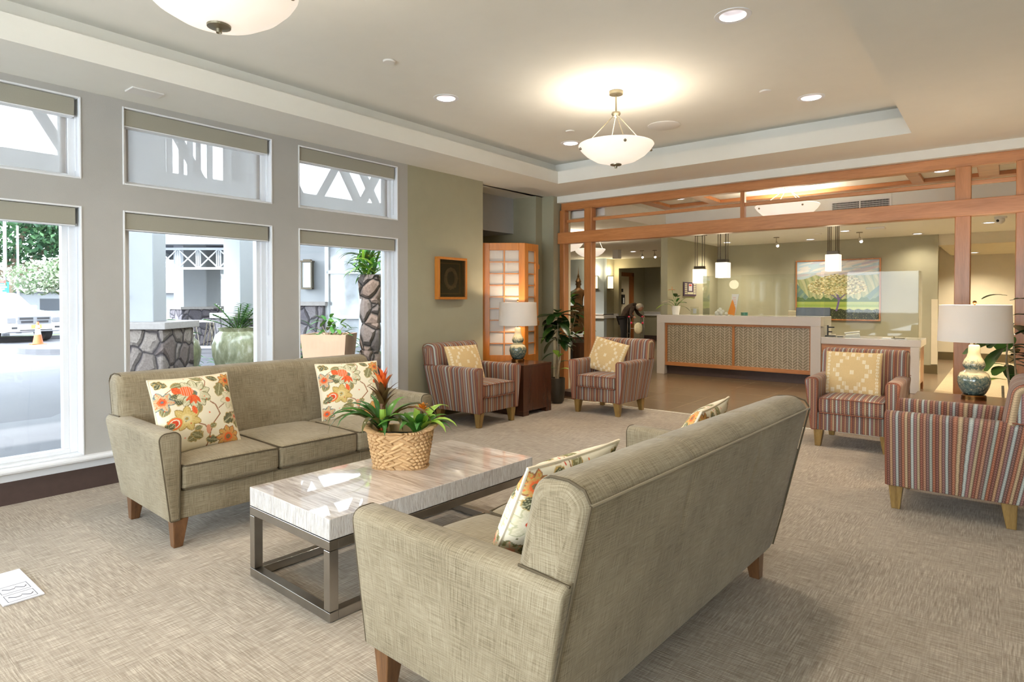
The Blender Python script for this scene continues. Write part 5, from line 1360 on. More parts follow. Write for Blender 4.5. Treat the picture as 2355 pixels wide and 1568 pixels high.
bpy.data.objects['door_leaf'].location = (.02, .42, 0); bpy.data.objects['door_leaf'].rotation_euler = (0, 0, DEG(-25))
MB().box(.002, .006, -.52, .42, 0, 2.05).build('lit_room_wall', 'wall_cream', dr)
t = thing('soap_dispenser', 'black dispenser with a sign above it seen through the open door', 'dispenser', (-9.268, 16.98, 1.18))
MB().box(0, .08, -.08, .08, 0, .30).build('dispenser_body', 'black', t, bevel=.01); MB().box(.08, .084, -.05, .02, .03, .2).build('dispenser_label', 'sign_white', t); MB().box(0, .006, -.1, .1, .38, .48).build('notice', 'black', t)
rs_ = thing('restroom_sign', 'dark restroom sign with person symbols on the corridor wall', 'sign', (-8.02, 18.59, 1.33))
MB().box(-.11, .11, -.015, -.001, 0, .30).build('sign_plate', 'black', rs_)
m = MB(); m.sphere((-.05, -.018, .225), .014, 8, 6, (1, .2, 1)); m.prism([(-.07, .14), (-.05, .21), (-.03, .14)], -.019, -.015, 'xz'); m.box(-.056, -.044, -.019, -.015, .09, .14)
m.sphere((.04, -.018, .225), .012, 8, 6, (1, .2, 1)); m.box(.034, .046, -.019, -.015, .15, .21); m.tube([(.04+.03*math.cos(a), -.017, .14+.03*math.sin(a)) for a in [2*PI*i/16 for i in range(16)]], .005, 5, closed=True); m.box(-.05, .05, -.019, -.015, .04, .055)
m.build('sign_symbol', 'paper', rs_)

# person bent over a walker
def skinned(name, nodes, edges, mat, parent=None, sub=2, loc=None):
    me = bpy.data.meshes.new(name); me.from_pydata([n[0] for n in nodes], edges, []); me.materials.append(MAT[mat])
    o = bpy.data.objects.new(name, me); COL.objects.link(o)
    sk = o.modifiers.new('skin', 'SKIN'); sk.use_smooth_shade = True
    for i, n in enumerate(nodes):
        r = n[1]; me.skin_vertices[0].data[i].radius = (r, r) if not isinstance(r, tuple) else r
    me.skin_vertices[0].data[0].use_root = True
    sb = o.modifiers.new('sub', 'SUBSURF'); sb.levels = sub; sb.render_levels = sub
    if parent: o.parent = parent
    if loc: o.location = loc
    return o
# local frame: +x = right in the photo, -y = towards the camera; she bends to the right and towards us over the walker
pr_ = thing('person', 'person with white hair in a brown jacket bending over a walking frame in the corridor', 'person', (-7.98, 15.25, 0), DEG(38.7))
body = [((-.22, .05, .86), .15), ((-.17, .0, 1.0), .14), ((-.06, -.06, 1.11), .14), ((.03, -.10, 1.16), .11), ((.09, -.13, 1.14), .055), ((.15, -.16, 1.10), .075),
        ((-.28, -.05, .78), .10), ((-.25, -.10, .46), .07), ((-.27, -.04, .10), .05), ((-.25, -.16, .05), .045),
        ((-.17, .14, .78), .10), ((-.13, .10, .46), .07), ((-.16, .16, .10), .05), ((-.12, .04, .05), .045),
        ((-.05, -.24, 1.10), .06), ((-.12, -.30, .92), .045), ((-.06, -.36, .86), .035), ((-.03, -.38, .85), .03),
        ((.08, .06, 1.12), .06), ((.14, .0, .93), .045), ((.24, -.06, .87), .035), ((.27, -.08, .86), .03)]
ed = [(0, 1), (1, 2), (2, 3), (3, 4), (4, 5), (0, 6), (6, 7), (7, 8), (8, 9), (0, 10), (10, 11), (11, 12), (12, 13), (2, 14), (14, 15), (15, 16), (16, 17), (2, 18), (18, 19), (19, 20), (20, 21)]
skinned('body', body, ed, 'jacket_brown', pr_)
m = MB(); m.sphere((.17, -.17, 1.10), .088, 20, 14, (1, .95, 1.1)); m.sphere((.20, -.235, 1.06), .012, 8, 6); m.sphere((.225, -.215, 1.085), .007, 8, 6); m.sphere((.185, -.245, 1.085), .007, 8, 6); m.build('head', 'skin', pr_, smooth=True)
m = MB(); m.sphere((.155, -.155, 1.125), .105, 20, 14, (1.08, .95, .92)); m.build('hair', 'hair_white', pr_, smooth=True)
skinned('trousers', [((-.22, .05, .84), .155), ((-.28, -.04, .76), .115), ((-.26, -.09, .46), .085), ((-.27, -.04, .12), .075), ((-.17, .14, .76), .115), ((-.13, .10, .46), .085), ((-.16, .16, .12), .075)], [(0, 1), (1, 2), (2, 3), (0, 4), (4, 5), (5, 6)], 'trousers_black', pr_)
m = MB()
for c in ((-.03, -.385, .85), (.275, -.085, .86)):
    m.sphere(c, .032, 10, 8, (1, .8, .7))
    for k in range(4): m.tube([(c[0]-.02+.013*k, c[1]-.01, c[2]+.01), (c[0]-.018+.013*k, c[1]-.045+.004*abs(k-1.5), c[2]-.005), (c[0]-.016+.013*k, c[1]-.04, c[2]-.03)], [.009, .008, .007], 6)
    m.tube([(c[0]+.025, c[1]+.01, c[2]), (c[0]+.035, c[1]-.02, c[2]-.015), (c[0]+.02, c[1]-.04, c[2]-.02)], [.010, .009, .007], 6)
m.build('hands', 'skin', pr_, smooth=True)
wk = thing('walking_frame', 'silver walking frame with pink grips and a cream bag hanging from it', 'walker', (-7.90, 15.02, 0), DEG(38.7))
m = MB()
for x in (-.10, .26):
    m.tube([(x-.02, -.42+.0, .0), (x, -.38, .50), (x+.005, -.35, .80), (x, -.30, .86), (x-.0, -.12, .86), (x, -.02, .80), (x, .06, 0)], .013, 8)
    m.tube([(x, -.38, .42), (x, .02, .42)], .009, 6)
m.tube([(-.10, -.36, .70), (.26, -.36, .70)], .010, 6); m.tube([(-.10, -.37, .56), (.26, -.37, .56)], .008, 6)
m.build('tube_frame', 'metal', wk, smooth=True)
m = MB()
for x in (-.10, .26): m.tube([(x, -.30, .862), (x, -.14, .862)], .02, 8); m.sphere((x+.03*(1 if x < 0 else -1), -.36, .70), .03, 8, 6)
m.build('grip', 'pink', wk, smooth=True)
m = MB(); m.sphere((.10, -.44, .56), .13, 16, 12, (.85, .45, 1.2)); m.tube([(.02, -.40, .70), (.0, -.42, .60)], .006, 5); m.tube([(.18, -.40, .70), (.2, -.42, .60)], .006, 5); tag(m.build('cloth_bag', 'bag_cream', None, smooth=True, loc=(-7.90, 15.02, 0), rot=(0, 0, DEG(38.7))), 'cream cloth bag hung on the front of the walking frame', 'bag')

# standing bronze figure with plants, between the two left posts
st_ = thing('standing_statue', 'bronze standing robed figure with a spired crown, seen between the two left posts', 'statue', (-6.26, 9.80, 0), DEG(38.7))
MB().lathe([(.0001, 0), (.2, 0), (.2, .55), (.17, .57), (.17, .62), (.0001, .62)], n=8).build('pedestal', 'walnut', st_)
f = [((0, 0, 1.02), (.11, .08)), ((0, 0, 1.22), (.095, .065)), ((0, 0, 1.38), (.115, .07)), ((.0, 0, 1.47), (.125, .06)), ((0, 0, 1.53), .035), ((0, -.005, 1.60), (.052, .056)), ((0, 0, 1.66), (.045, .045)), ((0, 0, 1.71), .022), ((0, 0, 1.80), .008),
     ((.16, 0, 1.44), .04), ((.185, .0, 1.25), .032), ((.20, -.02, 1.06), .026), ((.205, -.03, .98), .018),
     ((-.15, 0, 1.43), .04), ((-.17, -.02, 1.27), .032), ((-.25, -.09, 1.24), .024), ((-.31, -.14, 1.27), .016),
     ((0, 0, .82), (.11, .07)), ((.0, 0, .66), (.12, .08))]
skinned('figure_body', f, [(0, 1), (1, 2), (2, 3), (3, 4), (4, 5), (5, 6), (6, 7), (7, 8), (3, 9), (9, 10), (10, 11), (11, 12), (3, 13), (13, 14), (14, 15), (15, 16), (0, 17), (17, 18)], 'bronze_stat', st_) if 'bronze_stat' in MAT else (P('bronze_stat', S(120, 92, 62), .35, .85, var=.4, vscale=12), skinned('figure_body', f, [(0, 1), (1, 2), (2, 3), (3, 4), (4, 5), (5, 6), (6, 7), (7, 8), (3, 9), (9, 10), (10, 11), (11, 12), (3, 13), (13, 14), (14, 15), (15, 16), (0, 17), (17, 18)], 'bronze_stat', st_))
m = MB(); m.sphere((.012, -.056, 1.60), .009, 8, 6); m.sphere((-.05, 0, 1.60), .014, 8, 6, (.5, 1, 1.6)); m.sphere((.05, 0, 1.60), .014, 8, 6, (.5, 1, 1.6)); m.lathe([(.05, 1.635), (.056, 1.65), (.04, 1.69), (.02, 1.73), (.024, 1.75), (.008, 1.80), (.003, 1.9), (.0001, 1.96)], n=16); m.build('crown', 'bronze_stat', st_, smooth=True)
m = MB(); m.prism([(-.13, 1.45), (.02, 1.0), (.06, 1.0), (-.06, 1.47)], -.078, -.068, 'xz'); m.prism([(-.14, 1.2), (.14, 1.2), (.19, .72), (-.19, .72)], -.085, -.06, 'xz'); m.prism([(-.14, 1.2), (.14, 1.2), (.19, .72), (-.19, .72)], .05, .07, 'xz'); m.build('robe', 'bronze_stat', st_)
tb = thing('console_table', 'narrow console table with plants in front of the bronze figure', 'table', (-5.90, 9.20, 0), DEG(38.7))
MB().box(-.6, .22, -.16, .16, .56, .60).build('tabletop', 'pot_dark', tb)
for x in (-.58, -.12, .17): MB().box(x, x+.03, -.15, .15, 0, .56).build('leg', 'black', tb)
def bush(name, loc, H, w, n, L, mt, label, seed=0, pot=None, group=None, cat='plant'):
    t = thing(name, label, cat, loc, 0, group); rr = random.Random(seed); m = MB().mat('bark_light')
    m2 = MB()
    if pot: MB().lathe([(.0001, 0), (pot*.7, 0), (pot, pot*1.4), (pot*.88, pot*1.4), (.0001, pot*1.3)], n=20).build('pot', 'terra_dark', t, smooth=True)
    z0 = (pot or 0)*1.3
    for s_ in range(max(3, n//12)):
        a = rr.uniform(0, 2*PI); r = rr.uniform(0, w); tip = Vector((r*math.cos(a), r*math.sin(a), z0+H*rr.uniform(.7, 1)-.1)); m2.tube([(r*.2*math.cos(a), r*.2*math.sin(a), z0), tuple(tip*.5+Vector((0, 0, z0*.5))), tuple(tip)], [.008, .006, .004], 5)
    m2.build('stems', 'bark_light', t)
    m = MB()
    for i in range(n):
        a = rr.uniform(0, 2*PI); z = z0+H*rr.uniform(.1, 1); r = w*rr.uniform(.1, .9)*math.sin(PI*min(1, (z-z0)/H*.8+.15)); el = rr.uniform(-.4, .9); m.mat(mt if rr.random() < .8 else 'leaf_mid')
        d = Vector((math.cos(a)*math.cos(el), math.sin(a)*math.cos(el), math.sin(el))); oval_leaf(m, (r*math.cos(a), r*math.sin(a), z), d, (0, 0, 1), L*rr.uniform(.7, 1.2), L*.45, 4, .6, True)
    m.build('foliage', None, t, smooth=True, ang=180); return t
P('terra_dark', S(70, 46, 34), .6, var=.1)
bush('dark_leafed_plant', (-5.98, 9.10, .602), .80, .15, 46, .2, 'leaf_dark', 'tall dark-leaved plant on the console before the bronze figure', 3)
bush('small_potted_plant', (-5.76, 9.30, .602), .34, .13, 20, .13, 'leaf_mid', 'small potted plant on a copper pedestal by the second post', 5, .07)
m = MB(); m.lathe([(.0001, 0), (.11, 0), (.09, .2), (.11, .33), (.0001, .33)], n=8); 
bx = tag(MB().box(-.42, -.0, -.2, .2, 0, .5).build('copper_chest', 'bronze', loc=(-7.4, 11.95, 0), bevel=.01), 'reddish copper box on the floor beyond the console', 'chest')
m = MB(); rr = random.Random(6)
m.tube([(0, 0, 0), (.02, 0, .15), (.06, 0, .26)], .004, 6)
for k in range(9): m.sphere((.02+rr.uniform(-.05, .09), rr.uniform(-.03, .03), .06+k*.022), .018, 8, 6, (1, 1, .6))
m.lathe([(.0001, -.001), (.04, -.001), (.05, .06), (.0001, .06)], n=14)
sdt = thing('orchid_stand', 'cream side cabinet with small orchid left of the counter', 'cabinet', (-6.15, 13.9, 0))
MB().box(-.3, .3, -.2, .2, 0, .80).build('cabinet_body', 'pot_dark', sdt); MB().box(-.32, .32, -.22, .22, .80, .84).build('tabletop', 'wall_cream', sdt)
tag(m.build('small_orchid', 'petal_white', smooth=True, loc=(-6.05, 13.9, .842)), 'little pale orchid at the left end of the counter', 'plant')
# a framed window and daylight at the far side are outside the frame
# ================================================================ OUTSIDE
G0 = -.10
struct('ground', MB().box(-120, -5.1, -60, 90, G0-.3, G0), 'asphalt')
struct('ground_walk', MB().mat('concrete').box(-8.6, -5.1, -8, 16, G0, G0+.05).mat('concrete').prism([(-12.5, 5.0), (-8.6, 2.2), (-8.6, 16), (-12.5, 16)], G0, G0+.05), None)
struct('ground_lawn', MB().mat('leaf_hedge').box(-27.5, -26.8, 5, 22, G0, G0+.14), None)
struct('roof', MB().box(-5.7, 2.9, -5, 24, 3.4, 3.6), 'roof_shingle')
m = MB(); rr = random.Random(1)
isl = [(-20.2+1.6*math.cos(a), 6.4+1.9*math.sin(a)) for a in [2*PI*i/28 for i in range(28)]]
struct('kerb_island', m.prism(isl, G0, G0+.14), 'concrete')
struct('kerb_far', MB().box(-26.9, -26.6, -40, 30, G0, G0+.14), 'concrete')

# pickup truck
tk = thing('pickup_truck', 'white pickup truck with camper shell parked across the road', 'truck', (-25.3, 6.05, G0), DEG(18))
# local: +x forward is towards building; length along x (front at x=0), width along y
Wt = 1.78
sec = lambda x, z0, z1, zr, w, wr: [(x, -w/2, z0), (x, -w/2, z1), (x, -wr/2, zr), (x, wr/2, zr), (x, w/2, z1), (x, w/2, z0)]
def loft(m, secs):
    vs = []; fs = []
    k = len(secs[0])
    for s_ in secs: vs += s_
    for j in range(len(secs)-1):
        for i in range(k): fs.append((j*k+i, j*k+(i+1) % k, (j+1)*k+(i+1) % k, (j+1)*k+i))
    fs += [tuple(range(k)), tuple(reversed(range((len(secs)-1)*k, len(secs)*k)))]
    m.add(vs, fs)
m = MB(); loft(m, [sec(.0, .36, .62, .66, Wt*.86, Wt*.7), sec(-.10, .34, .78, .90, Wt*.96, Wt*.8), sec(-.30, .34, .88, 1.0, Wt, Wt*.84), sec(-1.15, .36, .98, 1.08, Wt, Wt*.86), sec(-1.3, .36, 1.02, 1.10, Wt, Wt*.9), sec(-5.2, .4, 1.05, 1.12, Wt, Wt*.94)])
m.build('truck_body', 'truck_white', tk, smooth=True, ang=40, recalc=True, bevel=.02)
m = MB(); loft(m, [sec(-1.25, 1.0, 1.08, 1.10, Wt*.9, Wt*.84), sec(-1.85, 1.0, 1.52, 1.60, Wt*.8, Wt*.70), sec(-2.1, 1.0, 1.58, 1.66, Wt*.8, Wt*.72), sec(-3.3, 1.0, 1.58, 1.66, Wt*.84, Wt*.76)]); m.build('cab', 'truck_white', tk, smooth=True, ang=40, recalc=True, bevel=.02)
m = MB(); loft(m, [sec(-3.0, 1.0, 1.80, 1.88, Wt*.88, Wt*.78), sec(-5.15, 1.0, 1.82, 1.90, Wt*.9, Wt*.8)]); m.build('camper_shell', 'truck_white', tk, smooth=True, ang=40, recalc=True, bevel=.03)
m = MB(); m.add([(-1.285, -.68, 1.115), (-1.285, .68, 1.115), (-1.80, .60, 1.54), (-1.80, -.60, 1.54)], [(0, 1, 2, 3)])
for s_ in (-1, 1): m.add([(-1.55, s_*.80, 1.12), (-2.45, s_*.80, 1.12), (-2.35, s_*.72, 1.52), (-1.9, s_*.70, 1.52)], [(0, 1, 2, 3)]); m.add([(-2.55, s_*.80, 1.12), (-3.0, s_*.80, 1.12), (-3.0, s_*.74, 1.50), (-2.5, s_*.73, 1.52)], [(0, 1, 2, 3)])
m.build('windscreen', 'truck_glass', tk)
for x in (-.85, -4.2):
    for s_ in (-1, 1):
        w = MB(); w.tube([(x, s_*(Wt/2-.2), .34), (x, s_*(Wt/2+.02), .34)], .34, 24); wo = w.build('wheel', 'tyre', tk, smooth=True)
        h_ = MB(); h_.tube([(x, s_*(Wt/2+.02), .34), (x, s_*(Wt/2+.035), .34)], [.2, .16], 16); h_.build('hub_cap', 'hub', wo, smooth=True)
m = MB().mat('hub'); m.box(.0, .03, -.52, .52, .62, .86)
m.mat('tyre'); m.box(.03, .036, -.46, -.06, .76, .83); m.box(.03, .036, .06, .46, .76, .83); m.box(.03, .036, -.42, -.06, .65, .72); m.box(.03, .036, .06, .42, .65, .72); m.mat('hub'); m.box(.03, .045, -.055, .055, .64, .85); m.box(.03, .042, -.46, .46, .725, .755)
m.build('radiator_grille', None, tk)
for s_ in (-1, 1): MB().box(-.02, .03, s_*.70-.14, s_*.70+.14, .66, .84).build('headlight', 'hub', tk, bevel=.02)
m = MB(); m.box(-.05, .10, -Wt/2+.02, Wt/2-.02, .36, .58); m.build('bumper', 'truck_white', tk, bevel=.03)
m = MB(); m.box(.10, .106, -.5, .5, .40, .43); 
for s_ in (-1, 1): m.box(.10, .106, s_*.66-.08, s_*.66+.08, .47, .53)
m.build('bumper_vents', 'tyre', tk)
MB().box(.10, .11, -.16, .16, .47, .59).build('number_plate', 'plate_or', tk) if 'plate_or' in MAT else (P('plate_or', S(220, 160, 90), .5), MB().box(.10, .11, -.16, .16, .47, .59).build('number_plate', 'plate_or', tk))
for s_ in (-1, 1): MB().box(-1.75, -1.6, s_*.98-.1, s_*.98+.1, 1.08, 1.22).build('mirror', 'truck_white', tk, bevel=.02)
m = MB()
for x in (-3.1, -4.2, -5.0): m.box(x, x+.04, -.7, .7, 1.9, 1.97)
m.build('roof_rack', 'hub', tk)
t = thing('ladder', 'long ladder with green and red rails tied on the truck roof', 'ladder', (-25.3, 6.05, G0), DEG(18))
m = MB().mat('white_exterior'); m.box(-5.4, -1.9, .18, .24, 2.0, 2.09).mat('red_paint').box(-2.9, -1.9, .18, .25, 2.0, 2.09); m.mat('green_paint').box(-5.4, -3.0, -.3, -.24, 2.0, 2.10); m.build('ladder_rail', None, t)
m = MB(); 
for k in range(11): m.box(-5.3+k*.32, -5.27+k*.32, -.24, .18, 2.03, 2.06)
m.build('ladder_rungs', 'hub', t)
cn = thing('traffic_cone', 'orange traffic cone with white band before the truck', 'cone', (-23.9, 5.80, G0))
MB().box(-.19, .19, -.19, .19, 0, .03).build('cone_base', 'cone_orange', cn)
m = MB().mat('cone_orange'); m.lathe([(.14, .03), (.09, .32)], n=20); m.mat('white_exterior'); m.lathe([(.09, .32), (.062, .50)], n=20); m.mat('cone_orange'); m.lathe([(.062, .50), (.058, .53)], n=20); m.mat('white_exterior'); m.lathe([(.058, .53), (.045, .62)], n=20); m.mat('cone_orange'); m.lathe([(.045, .62), (.028, .72), (.0001, .72)], n=20); m.build('cone_body', None, cn, smooth=True)
for (x, y, h, r, lb) in ((-30.4, 6.36, 7.0, .062, 'tall light-grey pole with a teal sign, left of the other pole'), (-32.6, 7.25, 4.55, .05, 'shorter white pole beside the large green tree')):
    t = thing('street_pole', lb, 'pole', (x, y, G0), 0, 'poles across the road'); MB().tube([(0, 0, 0), (0, 0, h)], [r, r*.8], 14).build('pole_shaft', 'hub', t, smooth=True); MB().lathe([(.0001, 0), (r*2, 0), (r*2, .1), (r, .2)], n=16).build('pole_foot', 'concrete', t)
sg = thing('teal_street_sign', 'teal sign with white lettering on the tall pole', 'sign', (-30.2, 6.15, 1.45), DEG(-20))
MB().box(-.01, .01, -.28, .28, 0, .56).build('sign_plate', 'teal_sign', sg)
m = MB()
for z, w in ((.42, .20), (.34, .22), (.26, .15), (.13, .2), (.06, .18)): m.box(.011, .014, -w, w, z, z+.045)
m.build('sign_lettering', 'sign_white', sg)

def tree(name, loc, label, trunk_h, crown, n, leaf, mt, seed, spread=3, group=None):
    """crown: list of (dx,dy,z,rx,ry,rz)"""
    t = thing(name, label, 'tree', loc, 0, group); rr = random.Random(seed); m = MB()
    m.tube([(0, 0, 0), (.05, .03, trunk_h*.5), (0, .1, trunk_h)], [spread*.07, spread*.055, spread*.045], 10)
    for c in crown: m.tube([(0, .1, trunk_h), (c[0]*.5, c[1]*.5, (trunk_h+c[2])/2), (c[0], c[1], c[2])], [spread*.035, spread*.022, spread*.01], 8)
    m.build('trunk', 'bark', t, smooth=True)
    vs = []; fs = []; rs = np.random.RandomState(seed)
    w = np.array([c[3]*c[4]*c[5] for c in crown]); w = w/w.sum()
    for i in range(n):
        c = crown[rs.choice(len(crown), p=w)]; d = rs.normal(size=3); d /= np.linalg.norm(d); r = rs.uniform(.55, 1.02)
        p = np.array([c[0]+d[0]*c[3]*r, c[1]+d[1]*c[4]*r, c[2]+d[2]*c[5]*r]); a = rs.normal(size=3); a /= np.linalg.norm(a); b = np.cross(a, rs.normal(size=3)); b /= np.linalg.norm(b); s_ = leaf*rs.uniform(.6, 1.3)
        k = len(vs); vs += [tuple(p-a*s_-b*s_*.3), tuple(p-b*s_*.45), tuple(p+a*s_), tuple(p+b*s_*.5)]; fs.append((k, k+1, k+2, k+3))
    m = MB(); m.add(vs, fs); m.build('crown', mt, t); return t
tree('shade_tree', (-40, 8.4, G0), 'large spreading green tree behind the truck', 2.6, [(0, 0, 5.0, 3.4, 4.6, 1.9), (0, 3.2, 5.4, 2.6, 3, 1.7), (0, -3.2, 4.6, 2.6, 3.2, 1.6), (1, 1, 6.3, 2.2, 2.8, 1.2), (0, 5.2, 4.6, 2.2, 2.2, 1.6)], 11000, .17, 'leaf_tree', 1, 5)
tree('plumeria_tree', (-30.0, 8.6, G0), 'small plumeria tree full of white flowers beside the truck', 1.1, [(0, 0, 2.4, 1.3, 1.5, .85), (0, 1.3, 2.5, 1.0, 1.2, .8), (0, -1.3, 2.3, 1.0, 1.2, .7)], 3000, .10, 'leaf_plumeria', 2, 1.6)
tree('garden_tree', (-38, 31, G0), 'green tree behind the porch buildings', 3, [(0, 0, 5, 4, 6, 2.6), (0, 8, 5, 3, 5, 2.4), (0, -8, 5, 3, 5, 2.2)], 6000, .22, 'leaf_tree', 4, 5)
for i, (x, y, r, h, lb) in enumerate(((-27.8, 8.9, .9, .9, 'yellow-green clipped shrub at the kerb right of the truck'), (-29.5, 10.4, 1.4, 1.6, 'bluish-green shrub behind the yellow-green one'), (-33.5, 3.0, 1.4, 1.0, 'shrub left behind the truck'))):
    t = thing('roadside_shrub', lb, 'shrub', (x, y, G0), 0, 'roadside shrubs'); rs = np.random.RandomState(i); vs = []; fs = []
    for q in range(1500):
        d = rs.normal(size=3); d /= np.linalg.norm(d); d[2] = abs(d[2]); rr_ = rs.uniform(.5, 1); p = np.array([d[0]*r*rr_, d[1]*r*rr_, .05+d[2]*h*rr_]); a = rs.normal(size=3); a /= np.linalg.norm(a); b = np.cross(a, rs.normal(size=3)); b /= np.linalg.norm(b); s_ = .07
        k = len(vs); vs += [tuple(p-a*s_), tuple(p-b*s_*.5), tuple(p+a*s_), tuple(p+b*s_*.5)]; fs.append((k, k+1, k+2, k+3))
    m = MB(); m.add(vs, fs); m.build('foliage', 'leaf_hedge' if i != 1 else 'leaf_tree', t); MB().tube([(0, 0, 0), (0, 0, h*.5)], .05, 6).build('stem', 'bark', t)
t = thing('long_white_building', 'long low white building behind the truck and plumeria', 'building', (-44, 14, G0))
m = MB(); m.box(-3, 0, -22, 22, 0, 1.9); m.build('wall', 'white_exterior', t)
m = MB(); m.prism([(-3.6, 1.9), (.6, 1.9), (-1.5, 2.8)], -22.5, 22.5, 'xz'); m.build('roof', 'kerb_white', t)
for y in (-6.5, -3.2, 2.2, 5.6): MB().box(0, .03, y, y+1.1, .8, 1.5).build('window', 'monitor_grey', t)

# ---- near porch column with stone base
def stone_column(loc, bw, bh, cw, H, label, rz=0, mt='lava_rock', capn='stone_cap', group=None, cw2=None, pipe=False):
    t = thing('porch_column', label, 'column', loc, rz, group); b2 = bw
    MB().box(-bw/2, bw/2, -bw/2, bw/2, 0, bh).build('stone_base', mt, t, bevel=.03)
    MB().box(-bw/2-.05, bw/2+.05, -bw/2-.05, bw/2+.05, bh, bh+.09).build('stone_cap', capn, t, bevel=.01)
    MB().box(-cw/2, cw/2, -cw/2, cw/2, bh+.09, H).build('column_shaft', 'white_exterior', t, bevel=.008)
    if pipe:
        m = MB(); y = -.12; m.tube([(cw/2+.06, y, H), (cw/2+.06, y, bh+.42), (cw/2+.06, y-.04, bh+.30), (cw/2+.06, y-.14, bh+.22), (cw/2+.06, y-.3, bh+.2)], .052, 14)
        m.box(cw/2, cw/2+.12, y-.08, y+.08, bh+.43, bh+.47); m.build('downspout', 'white_exterior', t, smooth=True)
    return t
t = thing('porch_column', 'white porch column on a lava-rock base just outside the middle window', 'column', (-8.893, 3.367, G0), DEG(40))
MB().box(-.4, .4, -.4, .4, 0, 1.03).build('stone_base', 'lava_rock', t, bevel=.03)
MB().box(-.45, .45, -.45, .45, 1.03, 1.12).build('stone_cap', 'stone_cap', t, bevel=.01)
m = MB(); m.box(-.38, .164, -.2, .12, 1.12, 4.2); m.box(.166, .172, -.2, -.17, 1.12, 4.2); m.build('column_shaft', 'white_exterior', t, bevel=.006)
m = MB(); x = -.30; m.tube([(x, -.27, 4.2), (x, -.27, 1.42), (x-.02, -.27, 1.32), (x-.09, -.27, 1.24), (x-.2, -.27, 1.2)], .05, 14); m.box(x-.08, x+.12, -.3, -.2, 1.44, 1.48); m.build('downspout', 'white_exterior', t, smooth=True)
stone_column((-9.95, 5.30, G0), .78, 1.10, .55, 4.2, 'white porch column behind the large glazed urn', 0, mt='lava_rock_far')
# urns
def urn(loc, s_, label, plant=True, seed=0):
    t = thing('glazed_urn', label, 'urn', loc, 0, 'large outdoor urns')
    pr = [(.0001, 0), (.17, 0), (.2, .03), (.27, .25), (.335, .50), (.345, .64), (.30, .78), (.24, .84), (.255, .87), (.27, .89), (.24, .89), (.225, .83), (.0001, .80)]
    MB().lathe([(a*s_, b*s_) for a, b in pr], n=40).build('urn_body', 'urn_glaze', t, smooth=True, ang=60); return t
urn((-8.98, 4.63, G0+.05), 1.06, 'large pale-green glazed urn with a fern-like plant before the window'); urn((-9.62, 4.02, G0+.05), .95, 'smaller pale urn half hidden behind the lava-rock base')
t = thing('cardboard_palm', 'feathery green plant growing in the large glazed urn', 'plant', (-8.98, 4.63, .82)); m = MB(); rr = random.Random(5)
for k in range(15):
    a = rr.uniform(0, 2*PI); el = rr.uniform(.5, 1.25); L = rr.uniform(.45, .72); d = Vector((math.cos(a)*math.cos(el), math.sin(a)*math.cos(el), math.sin(el))); p = Vector((0, 0, 0)); sd = Vector((-math.sin(a), math.cos(a), 0)); m.mat('leaf_mid'); pts = []
    for i in range(12):
        q = d*L*i/11+Vector((0, 0, -L*.25*(i/11)**2)); pts.append(tuple(q))
        if i > 2:
            m.mat(rr.choice(('leaf_mid', 'leaf_palm', 'leaf_palm')))
            for s_ in (-1, 1): oval_leaf(m, q, sd*s_+d*.4, (0, 0, 1), .12*(1-.04*i), .05, 3, .3)
    m.mat('leaf_mid'); m.tube(pts, .008, 5)
m.build('foliage', None, t, smooth=True, ang=180)
bush('broad_leafed_plant', (-10.4, 4.05, G0), 1.25, .3, 26, .34, 'leaf_palm', 'broad-leaved green plant behind the near lava-rock column', 7)
bush('ground_cover', (-12.0, 5.2, G0+.05), .42, .5, 60, .16, 'leaf_palm', 'low green ground plants behind the urns', 9)

# ---- porch building beyond (middle window)
pb = thing('porch_building', 'white porch building with hipped dark roof, columns and cross lattice seen through the middle window', 'building', (0, 0, G0))
for (x, y, bw, cw) in ((-17.3, 6.35, .8, .72), (-15.1, 8.15, .85, .62), (-20.3, 8.9, .9, .7), (-21.5, 10.0, .8, .6)):
    MB().box(x-bw/2, x+bw/2, y-bw/2, y+bw/2, 0, 1.12).build('stone_base', 'lava_rock_far', pb, bevel=.03); MB().box(x-bw/2-.05, x+bw/2+.05, y-bw/2-.05, y+bw/2+.05, 1.12, 1.2).build('stone_cap', 'stone_cap', pb)
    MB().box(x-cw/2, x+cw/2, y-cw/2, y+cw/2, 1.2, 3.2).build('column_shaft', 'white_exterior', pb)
m = MB(); m.beam((-18.3, 5.6, 3.05), (-14.2, 8.9, 3.05), .4, .45); m.beam((-15.1, 8.15, 3.05), (-22, 16, 3.05), .4, .45); m.build('eave_beam', 'white_exterior', pb)
m = MB()
A_ = Vector((-17.0, 6.65, 0)); B_ = Vector((-15.35, 7.95, 0))
for z in (2.22, 2.72): m.beam(A_+Vector((0, 0, z)), B_+Vector((0, 0, z)), .06, .06)
for i in range(5):
    for dd in (-.05, 0, .05):
        p = A_.lerp(B_, (i+.0)/4); p = p+(B_-A_).normalized()*dd; m.beam(p+Vector((0, 0, 2.22)), p+Vector((0, 0, 2.72)), .025, .025)
for i in range(4):
    p, q = A_.lerp(B_, i/4), A_.lerp(B_, (i+1)/4); m.beam(p+Vector((0, 0, 2.22)), q+Vector((0, 0, 2.72)), .03, .03); m.beam(q+Vector((0, 0, 2.22)), p+Vector((0, 0, 2.72)), .03, .03)
m.build('cross_lattice', 'white_exterior', pb)
m = MB(); o1 = [Vector((-19.4, 6.0, 3.3)), Vector((-13.9, 9.4, 3.3)), Vector((-20, 17, 3.3)), Vector((-27, 11, 3.3))]; ap = Vector((-20.5, 10.3, 5.4))
